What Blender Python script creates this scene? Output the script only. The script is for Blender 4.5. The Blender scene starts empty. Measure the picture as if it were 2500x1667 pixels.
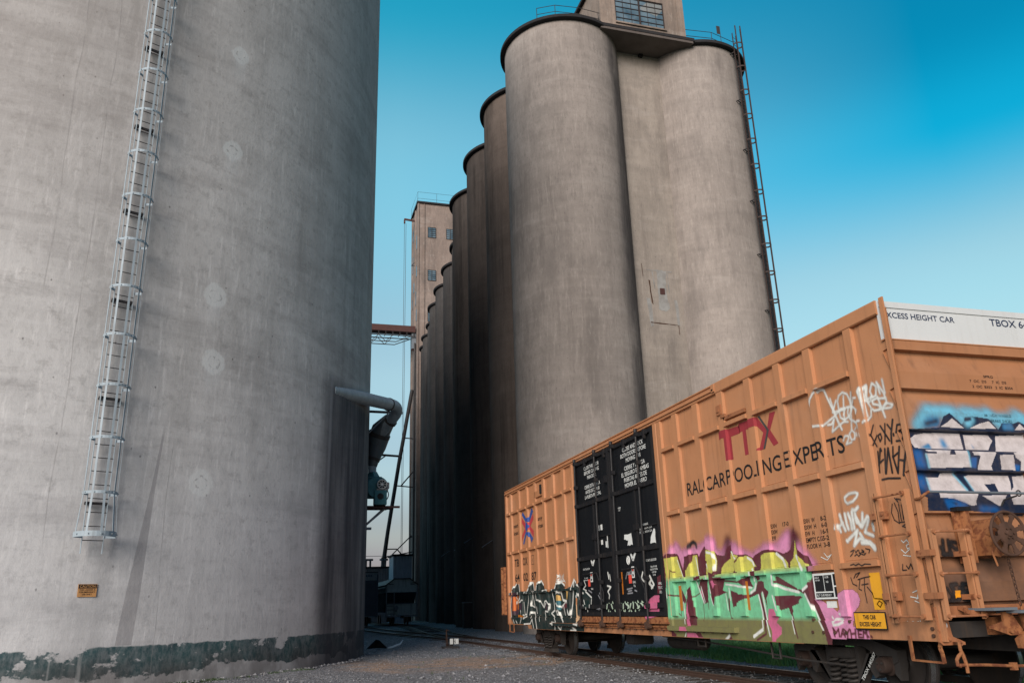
import bpy, bmesh, math, random
import numpy as np
from mathutils import Vector, Matrix
random.seed(7); np.random.seed(7)
SC=bpy.context.scene; COL=SC.collection
R=math.radians
# ------------------------------------------------------------------ camera, sky, sun, exposure
cam=bpy.data.cameras.new('camera'); camo=bpy.data.objects.new('camera',cam); COL.objects.link(camo)
PITCH,ROLL,YAW=R(18.145),R(-1.810),R(16.562)
f_=Vector((math.sin(YAW)*math.cos(PITCH),math.cos(YAW)*math.cos(PITCH),math.sin(PITCH)))
r_=Vector((math.cos(YAW),-math.sin(YAW),0)); u_=r_.cross(f_)
r2=math.cos(ROLL)*r_+math.sin(ROLL)*u_; u2=-math.sin(ROLL)*r_+math.cos(ROLL)*u_
camo.matrix_world=Matrix(((r2.x,u2.x,-f_.x,0),(r2.y,u2.y,-f_.y,0),(r2.z,u2.z,-f_.z,1.51),(0,0,0,1)))
cam.sensor_width=36; cam.lens=1972.88/2500*36; cam.clip_start=.1; cam.clip_end=6000
SC.camera=camo
SUN_AZ,SUN_EL=R(217),R(21)
W=bpy.data.worlds.new('World'); SC.world=W; W.use_nodes=True
wn=W.node_tree.nodes; wl=W.node_tree.links
for n in list(wn): wn.remove(n)
sky=wn.new('ShaderNodeTexSky'); sky.sky_type='NISHITA'; sky.sun_disc=False
sky.sun_elevation=SUN_EL; sky.sun_rotation=SUN_AZ; sky.air_density=1.3; sky.dust_density=.6; sky.ozone_density=2.0
geo=wn.new('ShaderNodeTexCoord'); sep=wn.new('ShaderNodeSeparateXYZ'); wl.new(geo.outputs['Generated'],sep.inputs[0])
def wramp(stops):
    r=wn.new('ShaderNodeValToRGB'); e_=r.color_ramp.elements; r.color_ramp.interpolation='EASE'
    while len(e_)<len(stops): e_.new(.5)
    for e,(p_,c_) in zip(e_,stops): e.position=p_; e.color=(*[k*.5 for k in c_],1)
    wl.new(sep.outputs[2],r.inputs[0]); return r.outputs[0]
def wmath(op,a,b):
    m_=wn.new('ShaderNodeMath'); m_.operation=op; m_.use_clamp=False
    for i,v in enumerate((a,b)):
        if isinstance(v,float): m_.inputs[i].default_value=v
        else: wl.new(v,m_.inputs[i])
    return m_.outputs[0]
def wmix(mode,f,a,b):
    m_=wn.new('ShaderNodeMix'); m_.data_type='RGBA'; m_.blend_type=mode; m_.clamp_factor=True
    for k,v in ((0,f),(6,a),(7,b)):
        if isinstance(v,(float,int)): m_.inputs[k].default_value=v
        elif isinstance(v,tuple): m_.inputs[k].default_value=(*v,1)
        else: wl.new(v,m_.inputs[k])
    return m_.outputs[2]
# dusk tint of the air: greyish pink low down, cyan above, deeper blue away from the glow
tintL=wramp([(0,(.24,.22,.40)),(.05,(.34,.31,.47)),(.09,(.45,.42,.50)),(.17,(.72,.72,.72)),(.28,(1.0,1.03,.90)),(.52,(1.0,1.65,1.38)),(.66,(.12,1.42,1.34)),(.74,(.2,1.4,1.4)),(1,(1.3,1.9,2.0))])
tintR=wramp([(0,(.50,.40,.42)),(.15,(.95,.85,.75)),(.335,(1.0,1.18,.98)),(.475,(.02,1.04,1.12)),(.56,(.01,.82,.93)),(.72,(.05,.85,1.0)),(1,(1.3,1.9,2.0))])
azm=wmath('ARCTAN2',sep.outputs[0],sep.outputs[1])
tint=wmix('MIX',wmath('MULTIPLY',wmath('SUBTRACT',azm,R(8)),1/R(40)),tintL,tintR)
back=wmath('MULTIPLY',wmath('ADD',wmath('MULTIPLY',sep.outputs[1],-1.0),.1),2.0)
tint=wmix('MIX',back,tint,(.15,.17,.20))
mxo=wmix('MULTIPLY',1.0,sky.outputs[0],wmix('ADD',1.0,tint,tint))
bg=wn.new('ShaderNodeBackground'); bg.inputs[1].default_value=.15; wl.new(mxo,bg.inputs[0])
wo=wn.new('ShaderNodeOutputWorld'); wl.new(bg.outputs[0],wo.inputs[0])
sd=bpy.data.lights.new('sun','SUN'); sd.energy=4.4; sd.angle=R(36); sd.color=(1,.90,.82)
so=bpy.data.objects.new('sun',sd); COL.objects.link(so)
so.rotation_euler=(math.pi/2-SUN_EL,0,math.pi-SUN_AZ)
so.rotation_euler=Vector((math.sin(SUN_AZ)*math.cos(SUN_EL),math.cos(SUN_AZ)*math.cos(SUN_EL),math.sin(SUN_EL))).to_track_quat('Z','Y').to_euler()
vs=SC.view_settings; vs.view_transform='Standard'; vs.look='None'; vs.exposure=0.0; vs.gamma=1; vs.use_curve_mapping=False
# ------------------------------------------------------------------ helpers
def lin(r,g,b): return tuple((x/255/12.92 if x/255<=.04045 else ((x/255+.055)/1.055)**2.4) for x in (r,g,b))
class MB:
    """collects geometry for one mesh object"""
    def __init__(s): s.v=[]; s.f=[]
    def add(s,v,f):
        o=len(s.v); s.v+= [tuple(p) for p in v]; s.f+=[tuple(i+o for i in q) for q in f]; return s
    def box(s,a,b,bev=0):
        x0,y0,z0=[min(p,q) for p,q in zip(a,b)]; x1,y1,z1=[max(p,q) for p,q in zip(a,b)]
        if bev<=0:
            v=[(x0,y0,z0),(x1,y0,z0),(x1,y1,z0),(x0,y1,z0),(x0,y0,z1),(x1,y0,z1),(x1,y1,z1),(x0,y1,z1)]
            return s.add(v,[(0,3,2,1),(4,5,6,7),(0,1,5,4),(1,2,6,5),(2,3,7,6),(3,0,4,7)])
        bm=bmesh.new(); bmesh.ops.create_cube(bm,size=1)
        for q in bm.verts: q.co=Vector(((x0+x1)/2+q.co.x*(x1-x0),(y0+y1)/2+q.co.y*(y1-y0),(z0+z1)/2+q.co.z*(z1-z0)))
        bmesh.ops.bevel(bm,geom=bm.edges[:],offset=bev,segments=2,affect='EDGES')
        return s.bm(bm)
    def bm(s,bm):
        bm.verts.index_update(); s.add([q.co[:] for q in bm.verts],[[q.index for q in f.verts] for f in bm.faces]); bm.free(); return s
    def bar(s,p,q,w,h=None,up=(0,0,1)):
        """rectangular bar from p to q"""
        p,q=Vector(p),Vector(q); h=h or w; d=(q-p).normalized(); up=Vector(up)
        if abs(d.dot(up))>.98: up=Vector((0,1,0)) if abs(d.y)<.9 else Vector((1,0,0))
        a=d.cross(up).normalized(); b=a.cross(d).normalized()
        v=[]
        for c in (p,q):
            for sa,sb in ((-1,-1),(1,-1),(1,1),(-1,1)): v.append(c+a*sa*w/2+b*sb*h/2)
        return s.add(v,[(0,1,2,3),(7,6,5,4),(0,4,5,1),(1,5,6,2),(2,6,7,3),(3,7,4,0)])
    def tube(s,pts,r,n=10,closed=False,cap=True):
        pts=[Vector(p) for p in pts]; N=len(pts); rs=r if isinstance(r,(list,tuple)) else [r]*N
        v=[]; prev=None
        for i,p in enumerate(pts):
            if closed: d=(pts[(i+1)%N]-pts[i-1]).normalized()
            else:
                d=(pts[min(i+1,N-1)]-pts[max(i-1,0)]).normalized()
            if prev is None:
                up=Vector((0,0,1)) if abs(d.z)<.9 else Vector((0,1,0))
                a=d.cross(up).normalized()
            else:
                a=(prev-d*prev.dot(d)).normalized()
            prev=a; b=d.cross(a)
            for k in range(n):
                t=2*math.pi*k/n; v.append(p+(a*math.cos(t)+b*math.sin(t))*rs[i])
        f=[]
        for i in range(N if closed else N-1):
            for k in range(n):
                i2=(i+1)%N; f.append((i*n+k,i*n+(k+1)%n,i2*n+(k+1)%n,i2*n+k))
        if not closed and cap: f+= [tuple(range(n-1,-1,-1)),tuple((N-1)*n+k for k in range(n))]
        return s.add(v,f)
    def disc(s,c,axis,r,t,n=24,r2=None):
        c=Vector(c); a=Vector(axis).normalized()
        return s.tube([c-a*t/2,c+a*t/2],[r,r2 if r2 is not None else r],n)
    def lathe(s,c,axis,prof,n=32):
        """prof: list of (radius, offset along axis)"""
        c=Vector(c); d=Vector(axis).normalized(); up=Vector((0,0,1)) if abs(d.z)<.9 else Vector((0,1,0))
        a=d.cross(up).normalized(); b=d.cross(a); v=[]
        for r,o in prof:
            for k in range(n):
                t=2*math.pi*k/n; v.append(c+d*o+(a*math.cos(t)+b*math.sin(t))*r)
        f=[]
        for i in range(len(prof)-1):
            for k in range(n): f.append((i*n+k,i*n+(k+1)%n,(i+1)*n+(k+1)%n,(i+1)*n+k))
        return s.add(v,f)
    def prism(s,pts,fn,d0,d1):
        """polygon pts (2D) extruded between depths; fn(u,v,d)->xyz"""
        n=len(pts); v=[fn(u,w,d0) for u,w in pts]+[fn(u,w,d1) for u,w in pts]
        f=[tuple(range(n-1,-1,-1)),tuple(range(n,2*n))]+[(i,(i+1)%n,n+(i+1)%n,n+i) for i in range(n)]
        return s.add(v,f)
    def split(s,name,mat,parent,smooth=False):
        """one part per loose piece"""
        me=bpy.data.meshes.new(name); me.from_pydata(s.v,[],s.f); bm=bmesh.new(); bm.from_mesh(me); bpy.data.meshes.remove(me); bm.verts.ensure_lookup_table(); seen=set()
        for v0 in bm.verts:
            if v0.index in seen: continue
            st=[v0]; comp=[]; seen.add(v0.index)
            while st:
                a=st.pop(); comp.append(a)
                for e in a.link_edges:
                    b=e.other_vert(a)
                    if b.index not in seen: seen.add(b.index); st.append(b)
            ix={v.index:i for i,v in enumerate(comp)}; p=MB(); p.v=[v.co[:] for v in comp]; p.f=list({f.index:tuple(ix[q.index] for q in f.verts) for v in comp for f in v.link_faces}.values())
            p.build(name,mat,parent,smooth)
        bm.free()
    def build(s,name,mat,parent=None,smooth=False,local=False,**tags):
        me=bpy.data.meshes.new(name); me.from_pydata(s.v,[],s.f); me.update()
        bm=bmesh.new(); bm.from_mesh(me); bmesh.ops.recalc_face_normals(bm,faces=bm.faces); bm.to_mesh(me); bm.free()
        return link(name,me,mat,parent,smooth,local,**tags)
def link(name,me,mat,parent=None,smooth=False,local=False,**tags):
    if mat is not None and not me.materials: me.materials.append(mat)
    if smooth:
        me.shade_smooth()
        try: me.set_sharp_from_angle(angle=R(35))
        except Exception: pass
    o=bpy.data.objects.new(name,me); COL.objects.link(o)
    if parent is not None:
        o.parent=parent
        if not local: o.matrix_parent_inverse=Matrix.Translation(-Vector(root_loc(parent)))
    for k,v in tags.items(): o[k]=v
    return o
LOC={}
def root_loc(p): return LOC.get(p.name,(0,0,0))
def thing(name,label,cat,loc,group=None):
    """empty at the base of a thing; its parts are given in world coordinates"""
    o=bpy.data.objects.new(name,None); COL.objects.link(o); o.location=loc; o.empty_display_size=.3
    LOC[o.name]=tuple(loc); o['label']=label; o['category']=cat
    if group: o['group']=group
    return o
def part(name,parent,loc,label=None):
    """empty that gathers sub-parts"""
    o=bpy.data.objects.new(name,None); COL.objects.link(o); o.parent=parent
    P=Vector(root_loc(parent)); o.matrix_parent_inverse=Matrix.Translation(-P); o.location=loc
    LOC[o.name]=tuple(loc)
    if label: o['label']=label
    return o
def tag(o,label=None,cat=None,group=None,kind=None):
    if label: o['label']=label
    if cat: o['category']=cat
    if group: o['group']=group
    if kind: o['kind']=kind
    return o
# ------------------------------------------------------------------ materials
class NT:
    def __init__(s,name):
        s.m=bpy.data.materials.new(name); s.m.use_nodes=True; s.t=s.m.node_tree; s.b=s.t.nodes['Principled BSDF']
    def n(s,typ,**kw):
        x=s.t.nodes.new(typ)
        for k,v in kw.items(): setattr(x,k,v)
        return x
    def put(s,sock,v):
        if isinstance(v,bpy.types.NodeSocket): s.t.links.new(v,sock)
        elif isinstance(v,(tuple,list)) and len(v)==3 and sock.type=='RGBA': sock.default_value=(*v,1)
        else: sock.default_value=v
    def m_(s,op,a,b=0,c=None,clamp=False):
        x=s.n('ShaderNodeMath',operation=op,use_clamp=clamp); s.put(x.inputs[0],a); s.put(x.inputs[1],b)
        if c is not None: s.put(x.inputs[2],c)
        return x.outputs[0]
    def mix(s,fac,a,b,mode='MIX'):
        x=s.n('ShaderNodeMix',data_type='RGBA',blend_type=mode); s.put(x.inputs[0],fac); s.put(x.inputs[6],a); s.put(x.inputs[7],b); return x.outputs[2]
    def ss(s,v,a,b,lo=0,hi=1):
        x=s.n('ShaderNodeMapRange',interpolation_type='SMOOTHSTEP'); s.put(x.inputs[0],v); x.inputs[1].default_value=a; x.inputs[2].default_value=b; x.inputs[3].default_value=lo; x.inputs[4].default_value=hi; return x.outputs[0]
    def noise(s,vec,scale,detail=4,rough=.55):
        x=s.n('ShaderNodeTexNoise'); s.put(x.inputs['Vector'],vec); x.inputs['Scale'].default_value=scale; x.inputs['Detail'].default_value=detail; x.inputs['Roughness'].default_value=rough; return x.outputs['Fac']
    def voro(s,vec,scale,feature='F1'):
        x=s.n('ShaderNodeTexVoronoi',feature=feature); s.put(x.inputs['Vector'],vec); x.inputs['Scale'].default_value=scale; return x.outputs
    def pos(s,kind='Object'): return s.n('ShaderNodeTexCoord').outputs[kind]
    def world(s): return s.n('ShaderNodeNewGeometry').outputs['Position']
    def xyz(s,v): x=s.n('ShaderNodeSeparateXYZ'); s.put(x.inputs[0],v); return x.outputs
    def cmb(s,a,b,c): x=s.n('ShaderNodeCombineXYZ'); s.put(x.inputs[0],a); s.put(x.inputs[1],b); s.put(x.inputs[2],c); return x.outputs[0]
    def scale(s,v,k): x=s.n('ShaderNodeVectorMath',operation='MULTIPLY'); s.put(x.inputs[0],v); x.inputs[1].default_value=k; return x.outputs[0]
    def bump(s,h,strength=.3,dist=.02):
        x=s.n('ShaderNodeBump'); x.inputs['Strength'].default_value=strength; x.inputs['Distance'].default_value=dist; s.put(x.inputs['Height'],h); s.t.links.new(x.outputs[0],s.b.inputs['Normal'])
    def end(s,col,rough=.7,metal=0,spec=.3):
        s.put(s.b.inputs['Base Color'],col); s.put(s.b.inputs['Roughness'],rough); s.b.inputs['Metallic'].default_value=metal; s.b.inputs['Specular IOR Level'].default_value=spec
        return s.m
def paint(name,c,rough=.5,var=.25,scale=3.0,dirt=(.05,.035,.025),dirtamt=.35,metal=0,rust=0,grime=0,spray=False):
    """weathered painted surface: mottling, vertical grime streaks, optional rust"""
    t=NT(name); w=t.world()
    a=t.noise(w,scale,5); st=t.noise(t.scale(w,(6,6,.5)),1.6,4)
    col=t.mix(t.ss(a,.3,.75,0,var),c,tuple(x*.6 for x in c))
    d=t.ss(st,.5,.78,0,dirtamt); col=t.mix(d,col,dirt)
    if rust:
        rn=t.noise(w,9,6,.65); col=t.mix(t.ss(rn,.62-rust*.2,.72-rust*.15),col,(.16,.055,.025))
    if grime:   # road dirt thrown up along the bottom, chalky fading and thin rust runs
        z=t.xyz(w)[2]; gn=t.noise(t.scale(w,(2,2,1)),1.5,6,.65)
        gz=t.m_('MULTIPLY',t.ss(z,.9,2.3,1,0),t.ss(gn,.35,.7)); col=t.mix(t.m_('MULTIPLY',gz,grime),col,(.10,.06,.04))
        if spray:
            sp=t.noise(t.scale(w,(1.2,1.2,2.2)),1.2,6,.62); col=t.mix(t.m_('MULTIPLY',t.ss(z,1.5,2.75,1,0),t.ss(sp,.25,.6,.35,.85)),col,(.105,.062,.045))
        ch=t.noise(w,.6,5,.6); col=t.mix(t.ss(ch,.5,.75,0,.22),col,(.52,.34,.23))
        rr=t.m_('MULTIPLY',t.ss(t.noise(t.scale(w,(9,9,.35)),1.3,4,.6),.62,.72),t.ss(t.noise(w,1.1,3),.45,.65)); col=t.mix(t.m_('MULTIPLY',rr,.55),col,(.17,.065,.03))
    fine=t.noise(w,60,2); t.bump(fine,.08,.004)
    return t.end(col,t.ss(a,.2,.8,rough-.08,rough+.12),metal)
def concrete(name,base,dark,cyl=True,R0=4.2,big=False,stainy=.5,seed=0,form=1.25,edge=False,front=False,fst=False):
    t=NT(name); o=t.pos('Object'); x,y,z=t.xyz(o)
    if cyl:
        ang=t.m_('ARCTAN2',x,t.m_('MULTIPLY',y,-1)); arc=t.m_('MULTIPLY',ang,R0)
        v=t.cmb(arc,seed*3.7,z)
    else:
        v=t.cmb(t.m_('ADD',x,y),seed*3.7,z); arc=x
    blot=t.noise(t.scale(v,(.22,1,.12)),1,6,.6)
    strk=t.noise(t.scale(v,(1.6,1,.045)),1,6,.62)
    fstk=t.noise(t.scale(v,(8,1,.9)),1,5,.65)
    band=t.noise(t.scale(v,(.12,1,.9)),1,5,.65)
    pour=t.noise(t.cmb(t.m_('MULTIPLY',arc,.05),seed,t.m_('MULTIPLY',z,1/form)),2.0,3,.5)
    mott=t.noise(t.scale(v,(1.3,1,1.0)),1,7,.65)
    grain=t.noise(t.scale(v,(9,1,5)),1,5,.7)
    col=t.mix(t.ss(blot,.3,.7),base,tuple(b*.74 for b in base))
    col=t.mix(t.ss(band,.40,.72,0,.42),col,tuple(b*.66 for b in base))
    col=t.mix(t.ss(pour,.5,.66,0,.16),col,tuple(b*1.22 for b in base))
    col=t.mix(t.ss(mott,.45,.72,0,.42),col,tuple(b*.62 for b in base))
    sm=t.m_('MULTIPLY',t.ss(strk,.40,.78),t.ss(blot,.34,.62))
    col=t.mix(t.m_('MULTIPLY',sm,stainy),col,dark)
    col=t.mix(t.ss(fstk,.52,.72,0,.38),col,tuple(b*1.28 for b in base))
    col=t.mix(t.ss(grain,.48,.75,0,.42),col,tuple(b*.5 for b in base))
    speck=t.voro(t.scale(v,(2.2,1,1.5)),1)[0]; col=t.mix(t.ss(speck,.035,.06,.6,0),col,(.05,.045,.04))
    if big:   # slip-form lifts: ragged horizontal bands; warmer tone higher up, cooler low down
        lift=t.noise(t.cmb(t.m_('MULTIPLY',arc,.16),seed,t.m_('MULTIPLY',z,.85)),1,7,.68); lift2=t.noise(t.cmb(t.m_('MULTIPLY',arc,.5),seed+5,t.m_('MULTIPLY',z,2.6)),1,6,.7)
        col=t.mix(t.ss(lift,.48,.64,0,.36),col,(.26,.25,.25)); fd=t.noise(t.scale(v,(3.2,1,3.6)),1,7,.75); col=t.mix(t.ss(fd,.52,.66,0,.34),col,(.24,.235,.23)); col=t.mix(t.ss(fd,.32,.44,.28,0),col,(.62,.62,.62)); col=t.mix(t.ss(lift2,.52,.66,0,.34),col,(.60,.60,.60)); col=t.mix(t.ss(lift2,.30,.44,.30,0),col,(.25,.24,.235))
        warm=t.m_('MULTIPLY',t.ss(z,6,17),t.ss(arc,3,10,1,.35)); col=t.mix(t.m_('MULTIPLY',warm,.42),col,(.27,.235,.215)); col=t.mix(t.ss(z,1,9,.22,0),col,(.50,.53,.58))
    hgt=t.m_('ADD',t.m_('MULTIPLY',grain,.5),t.m_('MULTIPLY',mott,.6))
    if fst or not cyl:   # ragged lifts and smudges on the front pair
        lf=t.noise(t.cmb(t.m_('MULTIPLY',arc,.2),seed,t.m_('MULTIPLY',z,.7)),1,7,.68); sg_=t.noise(t.scale(v,(.42,1,.14)),1,6,.62); ds=t.noise(t.scale(v,(5,1,1.1)),1,6,.7)
        col=t.mix(t.ss(lf,.52,.66,0,.30),col,(.20,.18,.165)); col=t.mix(t.ss(lf,.34,.46,.25,0),col,(.44,.40,.37))
        col=t.mix(t.ss(sg_,.50,.72,0,.45),col,(.125,.112,.105)); col=t.mix(t.ss(ds,.54,.70,0,.40),col,(.15,.135,.125)); col=t.mix(t.ss(ds,.30,.44,.30,0),col,(.48,.44,.40))
    if edge:   # black streak behind the ladder
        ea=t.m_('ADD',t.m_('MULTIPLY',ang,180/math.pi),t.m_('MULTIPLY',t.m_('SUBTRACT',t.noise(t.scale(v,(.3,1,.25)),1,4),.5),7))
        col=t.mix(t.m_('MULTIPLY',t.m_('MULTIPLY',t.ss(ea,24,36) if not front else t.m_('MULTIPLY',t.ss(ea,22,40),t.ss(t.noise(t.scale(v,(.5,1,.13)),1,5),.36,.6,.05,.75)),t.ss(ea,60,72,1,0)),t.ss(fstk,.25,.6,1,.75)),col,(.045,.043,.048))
    if big:
        # chipped teal band round the foot of the wall
        pn=t.noise(t.scale(v,(.9,1,1.3)),1,7,.62); pn2=t.noise(t.scale(v,(.28,1,.3)),1,2,.5)
        edge=t.m_('ADD',z,t.m_('MULTIPLY',t.m_('SUBTRACT',t.noise(v,3.5,4,.6),.5),.10))
        top=t.ss(edge,.89,.93,1,0)
        lowfade=t.ss(z,.08,.5,.26,0)
        left=t.ss(arc,1.0,6.0,.09,-.03)
        val=t.m_('ADD',t.m_('ADD',pn,t.m_('MULTIPLY',pn2,.35)),t.m_('ADD',lowfade,left))
        keep=t.m_('MULTIPLY',t.ss(val,.71,.745,1,0),t.ss(t.noise(t.scale(v,(3.2,1,4)),1,5,.65),.62,.68,1,.25))
        tm=t.m_('MULTIPLY',t.m_('MULTIPLY',top,keep),t.ss(grain,.35,.7,.95,.7))
        teal=t.mix(t.ss(mott,.3,.7),(.024,.085,.092),(.014,.048,.058))
        col=t.mix(tm,col,teal)
        low=t.m_('MULTIPLY',t.ss(z,.25,.95,1,0),t.ss(t.noise(t.scale(v,(1.5,1,1)),1,5),.30,.60,.35,1))
        col=t.mix(t.m_('MULTIPLY',low,.62),col,(.06,.05,.048))
        # darker smooth repair strip
        ctr=t.m_('ADD',29.9*math.pi/180*R0,t.m_('MULTIPLY',t.m_('SUBTRACT',z,3.0),.085))
        dist=t.m_('ABSOLUTE',t.m_('SUBTRACT',arc,ctr)); wid=t.m_('ADD',.03,t.m_('MULTIPLY',t.ss(z,.9,5.8,.155,0),1))
        strip=t.m_('MULTIPLY',t.m_('LESS_THAN',dist,wid),t.ss(z,5.6,6.4,1,0)); strip=t.m_('MULTIPLY',strip,t.m_('GREATER_THAN',z,.93))
        col=t.mix(t.m_('MULTIPLY',strip,.62),col,(.24,.235,.245))
        # thin pale drips beside the strip, long hairline streaks
        for a0,w0,z0,z1,c0,k in ((22.5,.02,-1,9,(.42,.42,.42),.35),(25.2,.05,-1,3.0,(.40,.40,.40),.4),(20.6,.012,3,40,(.2,.19,.19),.4),(17.0,.015,9,30,(.2,.19,.19),.35),(40.5,.02,6,30,(.42,.42,.43),.25),(32.2,.012,-1,7,(.2,.2,.2),.4)):
            dd=t.m_('ABSOLUTE',t.m_('SUBTRACT',t.m_('ADD',arc,t.m_('MULTIPLY',t.m_('SUBTRACT',t.noise(t.scale(v,(0,1,.3)),1,2),.5),.25)),a0*math.pi/180*R0))
            m=t.m_('MULTIPLY',t.ss(dd,w0*.5,w0*1.4,1,0),t.m_('MULTIPLY',t.ss(z,z0,z0+.3),t.ss(z,z1-1.5,z1,1,0)))
            m=t.m_('MULTIPLY',m,t.ss(fstk,.35,.55))
            col=t.mix(t.m_('MULTIPLY',m,k),col,c0)
        # round plastered patches in one column
        for a0,z0,rr in ((36.2,18.06,.34),(36.3,14.68,.36),(35.7,10.0,.40),(36.2,8.1,.38),(35.9,4.8,.40)):
            dx=t.m_('SUBTRACT',arc,a0*math.pi/180*R0); dz=t.m_('SUBTRACT',z,z0)
            q=t.m_('SQRT',t.m_('ADD',t.m_('MULTIPLY',dx,dx),t.m_('MULTIPLY',dz,dz)))
            qn=t.m_('ADD',q,t.m_('MULTIPLY',t.m_('SUBTRACT',t.noise(v,5,4),.5),.28))
            pm=t.ss(qn,rr*.75,rr,1,0); ring=t.m_('MULTIPLY',t.ss(qn,rr*.42,rr*.5,1,0),t.ss(qn,rr*.30,rr*.40))
            drip=t.m_('MULTIPLY',t.m_('MULTIPLY',t.ss(t.m_('ABSOLUTE',dx),.1,.3,1,0),t.ss(dz,-1.2,-.2)),t.ss(dz,-.25,0,1,0))
            col=t.mix(t.m_('MULTIPLY',pm,.72),col,(.62,.64,.64)); col=t.mix(t.m_('MULTIPLY',t.m_('MULTIPLY',ring,t.ss(t.noise(v,9,3),.42,.6)),.5),col,(.16,.15,.15))
            col=t.mix(t.m_('MULTIPLY',drip,.35),col,(.58,.60,.61))
        # soot stain below the exhaust duct
        sx=t.ss(t.m_('ADD',arc,t.m_('MULTIPLY',t.m_('SUBTRACT',t.noise(t.scale(v,(.6,1,.3)),1,5),.5),.9)),54.5*math.pi/180*R0,60*math.pi/180*R0); sz=t.ss(z,8.3,9.3,1,0)
        sn=t.ss(t.noise(t.scale(v,(1.2,1,.12)),1,6,.65),.3,.62,.72,1)
        col=t.mix(t.m_('MULTIPLY',t.m_('MULTIPLY',t.m_('MULTIPLY',sx,sz),sn),.93),col,(.045,.048,.06))
        dl=t.m_('ABSOLUTE',t.m_('SUBTRACT',arc,58.6*math.pi/180*R0)); col=t.mix(t.m_('MULTIPLY',t.m_('MULTIPLY',t.ss(dl,.04,.13,1,0),t.ss(z,3.5,6)),t.m_('MULTIPLY',sz,.28)),col,(.5,.5,.52))
    t.bump(hgt,.5,.03)
    return t.end(col,.95,0,.04)
M={}
M['big']=concrete('concrete_big',(.64,.635,.63),(.21,.205,.20),R0=13,big=True,stainy=.45,seed=1)
M['big2']=concrete('concrete_big_rear',(.42,.40,.39),(.17,.16,.155),R0=13,stainy=.5,seed=31)
for i in range(12): M['silo%d'%i]=concrete('concrete_silo_%d'%i,(.36,.318,.29) if i in (0,11) else ((.17,.135,.115) if i==1 else (.095,.08,.072) if i<5 else (.10,.093,.09)),(.085,.072,.066) if i in (0,11) else (.020,.018,.017),R0=4.2,edge=(i in (0,11)),front=(i==0),fst=(i in (0,11)),stainy=.35 if i in (0,11) else .9,seed=i+2,form=1.2)  # silos behind the front pair: stained, and base colour darkened for the shaded gap
M['cwall']=concrete('concrete_wall',(.37,.325,.285),(.13,.11,.1),cyl=False,stainy=.5,seed=20)
M['house']=concrete('concrete_house',(.34,.27,.225),(.10,.085,.075),cyl=False,stainy=.8,seed=21)
M['tower']=concrete('concrete_tower',(.33,.265,.232),(.14,.105,.09),cyl=False,stainy=.7,seed=22,form=4)
M['rim']=paint('rim_tar',(.028,.027,.029),.9)
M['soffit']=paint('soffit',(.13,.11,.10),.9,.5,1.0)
ORG=(.455,.208,.10)
M['org']=paint('orange_paint',ORG,.48,.22,2.2,(.16,.08,.045),.34,grime=.5)
M['endw']=paint('orange_end_paint',tuple(k*.84 for k in ORG),.5,.3,2.2,(.12,.065,.04),.4,grime=.5,spray=True)
M['orgd']=paint('orange_paint_worn',(.34,.14,.065),.55,.4,3,(.07,.035,.02),.45,rust=.35)
M['rustorg']=paint('rusty_orange',(.33,.135,.055),.7,.5,5,(.04,.02,.015),.5,rust=.8)
M['whitep']=paint('white_paint',(.58,.605,.61),.45,.12,2,(.4,.38,.35),.2)
M['blackp']=paint('black_door_paint',(.008,.009,.011),.42,.3,3,(.03,.028,.025),.3)
M['blackm']=paint('black_metal',(.013,.013,.015),.5,.3,5,(.06,.045,.035),.4)
M['iron']=paint('cast_iron',(.038,.034,.032),.65,.4,6,(.07,.045,.03),.5)
M['rust']=paint('rust',(.085,.045,.030),.8,.5,7,(.03,.02,.015),.5)
M['wheel']=paint('wheel_steel',(.035,.030,.028),.5,.4,5,(.06,.04,.03),.4)
M['tread']=paint('worn_steel',(.42,.42,.43),.28,.3,8,metal=.9)
M['steelb']=paint('grey_blue_steel',(.33,.40,.45),.55,.35,5,(.13,.12,.11),.45)
M['galv']=paint('galvanised',(.19,.22,.25),.5,.4,4,(.08,.08,.08),.4,metal=.3)
M['duct']=paint('duct_steel',(.27,.33,.38),.5,.4,3,(.06,.05,.05),.4,metal=.2)
M['tealm']=paint('teal_machine',(.05,.19,.22),.5,.4,4,(.03,.03,.03),.4)
M['motor']=paint('motor_grey',(.30,.30,.31),.5,.3,5)
M['dksteel']=paint('dark_steel',(.045,.043,.045),.6,.4,5,(.09,.05,.035),.4)
M['redst']=paint('red_steel',(.085,.038,.034),.7,.5,3,(.05,.04,.04),.5)
M['rail']=paint('rail_rust',(.085,.052,.040),.6,.4,6)
M['railtop']=paint('rail_top',(.30,.29,.29),.32,.3,3,metal=.9)
M['tie']=paint('tie_wood',(.050,.040,.034),.95,.6,4)
M['sheet']=paint('ribbed_sheet',(.34,.31,.32),.6,.4,1.5,(.08,.05,.045),.5)
M['cyc']=paint('cyclone_steel',(.10,.125,.145),.5,.4,4,metal=.2)
M['ladder']=paint('ladder_steel',(.055,.038,.034),.7,.4,5)
M['binsheet']=paint('bin_sheet',(.42,.48,.55),.5,.3,1.5)
M['brg']=paint('bearing_rust',(.040,.025,.020),.75,.5,9,(.03,.02,.015),.5)
M['frame']=paint('window_frame_dark',(.045,.035,.035),.6,.4,4)
M['hopper']=paint('hopper_grey_green',(.42,.50,.50),.6,.4,2,(.03,.03,.03),.5)
M['navycar']=paint('navy_car',(.04,.06,.09),.5,.3,2)
M['yel']=paint('yellow_sign',(.75,.36,.025),.5,.15,5)
M['refl']=paint('amber_reflector',(.50,.16,.02),.4,.3,9)
M['cautn']=paint('caution_faded',(.50,.26,.10),.6,.4,9)
M['blk']=paint('black_lettering',(.012,.012,.013),.6,.2,9,dirtamt=.1)
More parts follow.
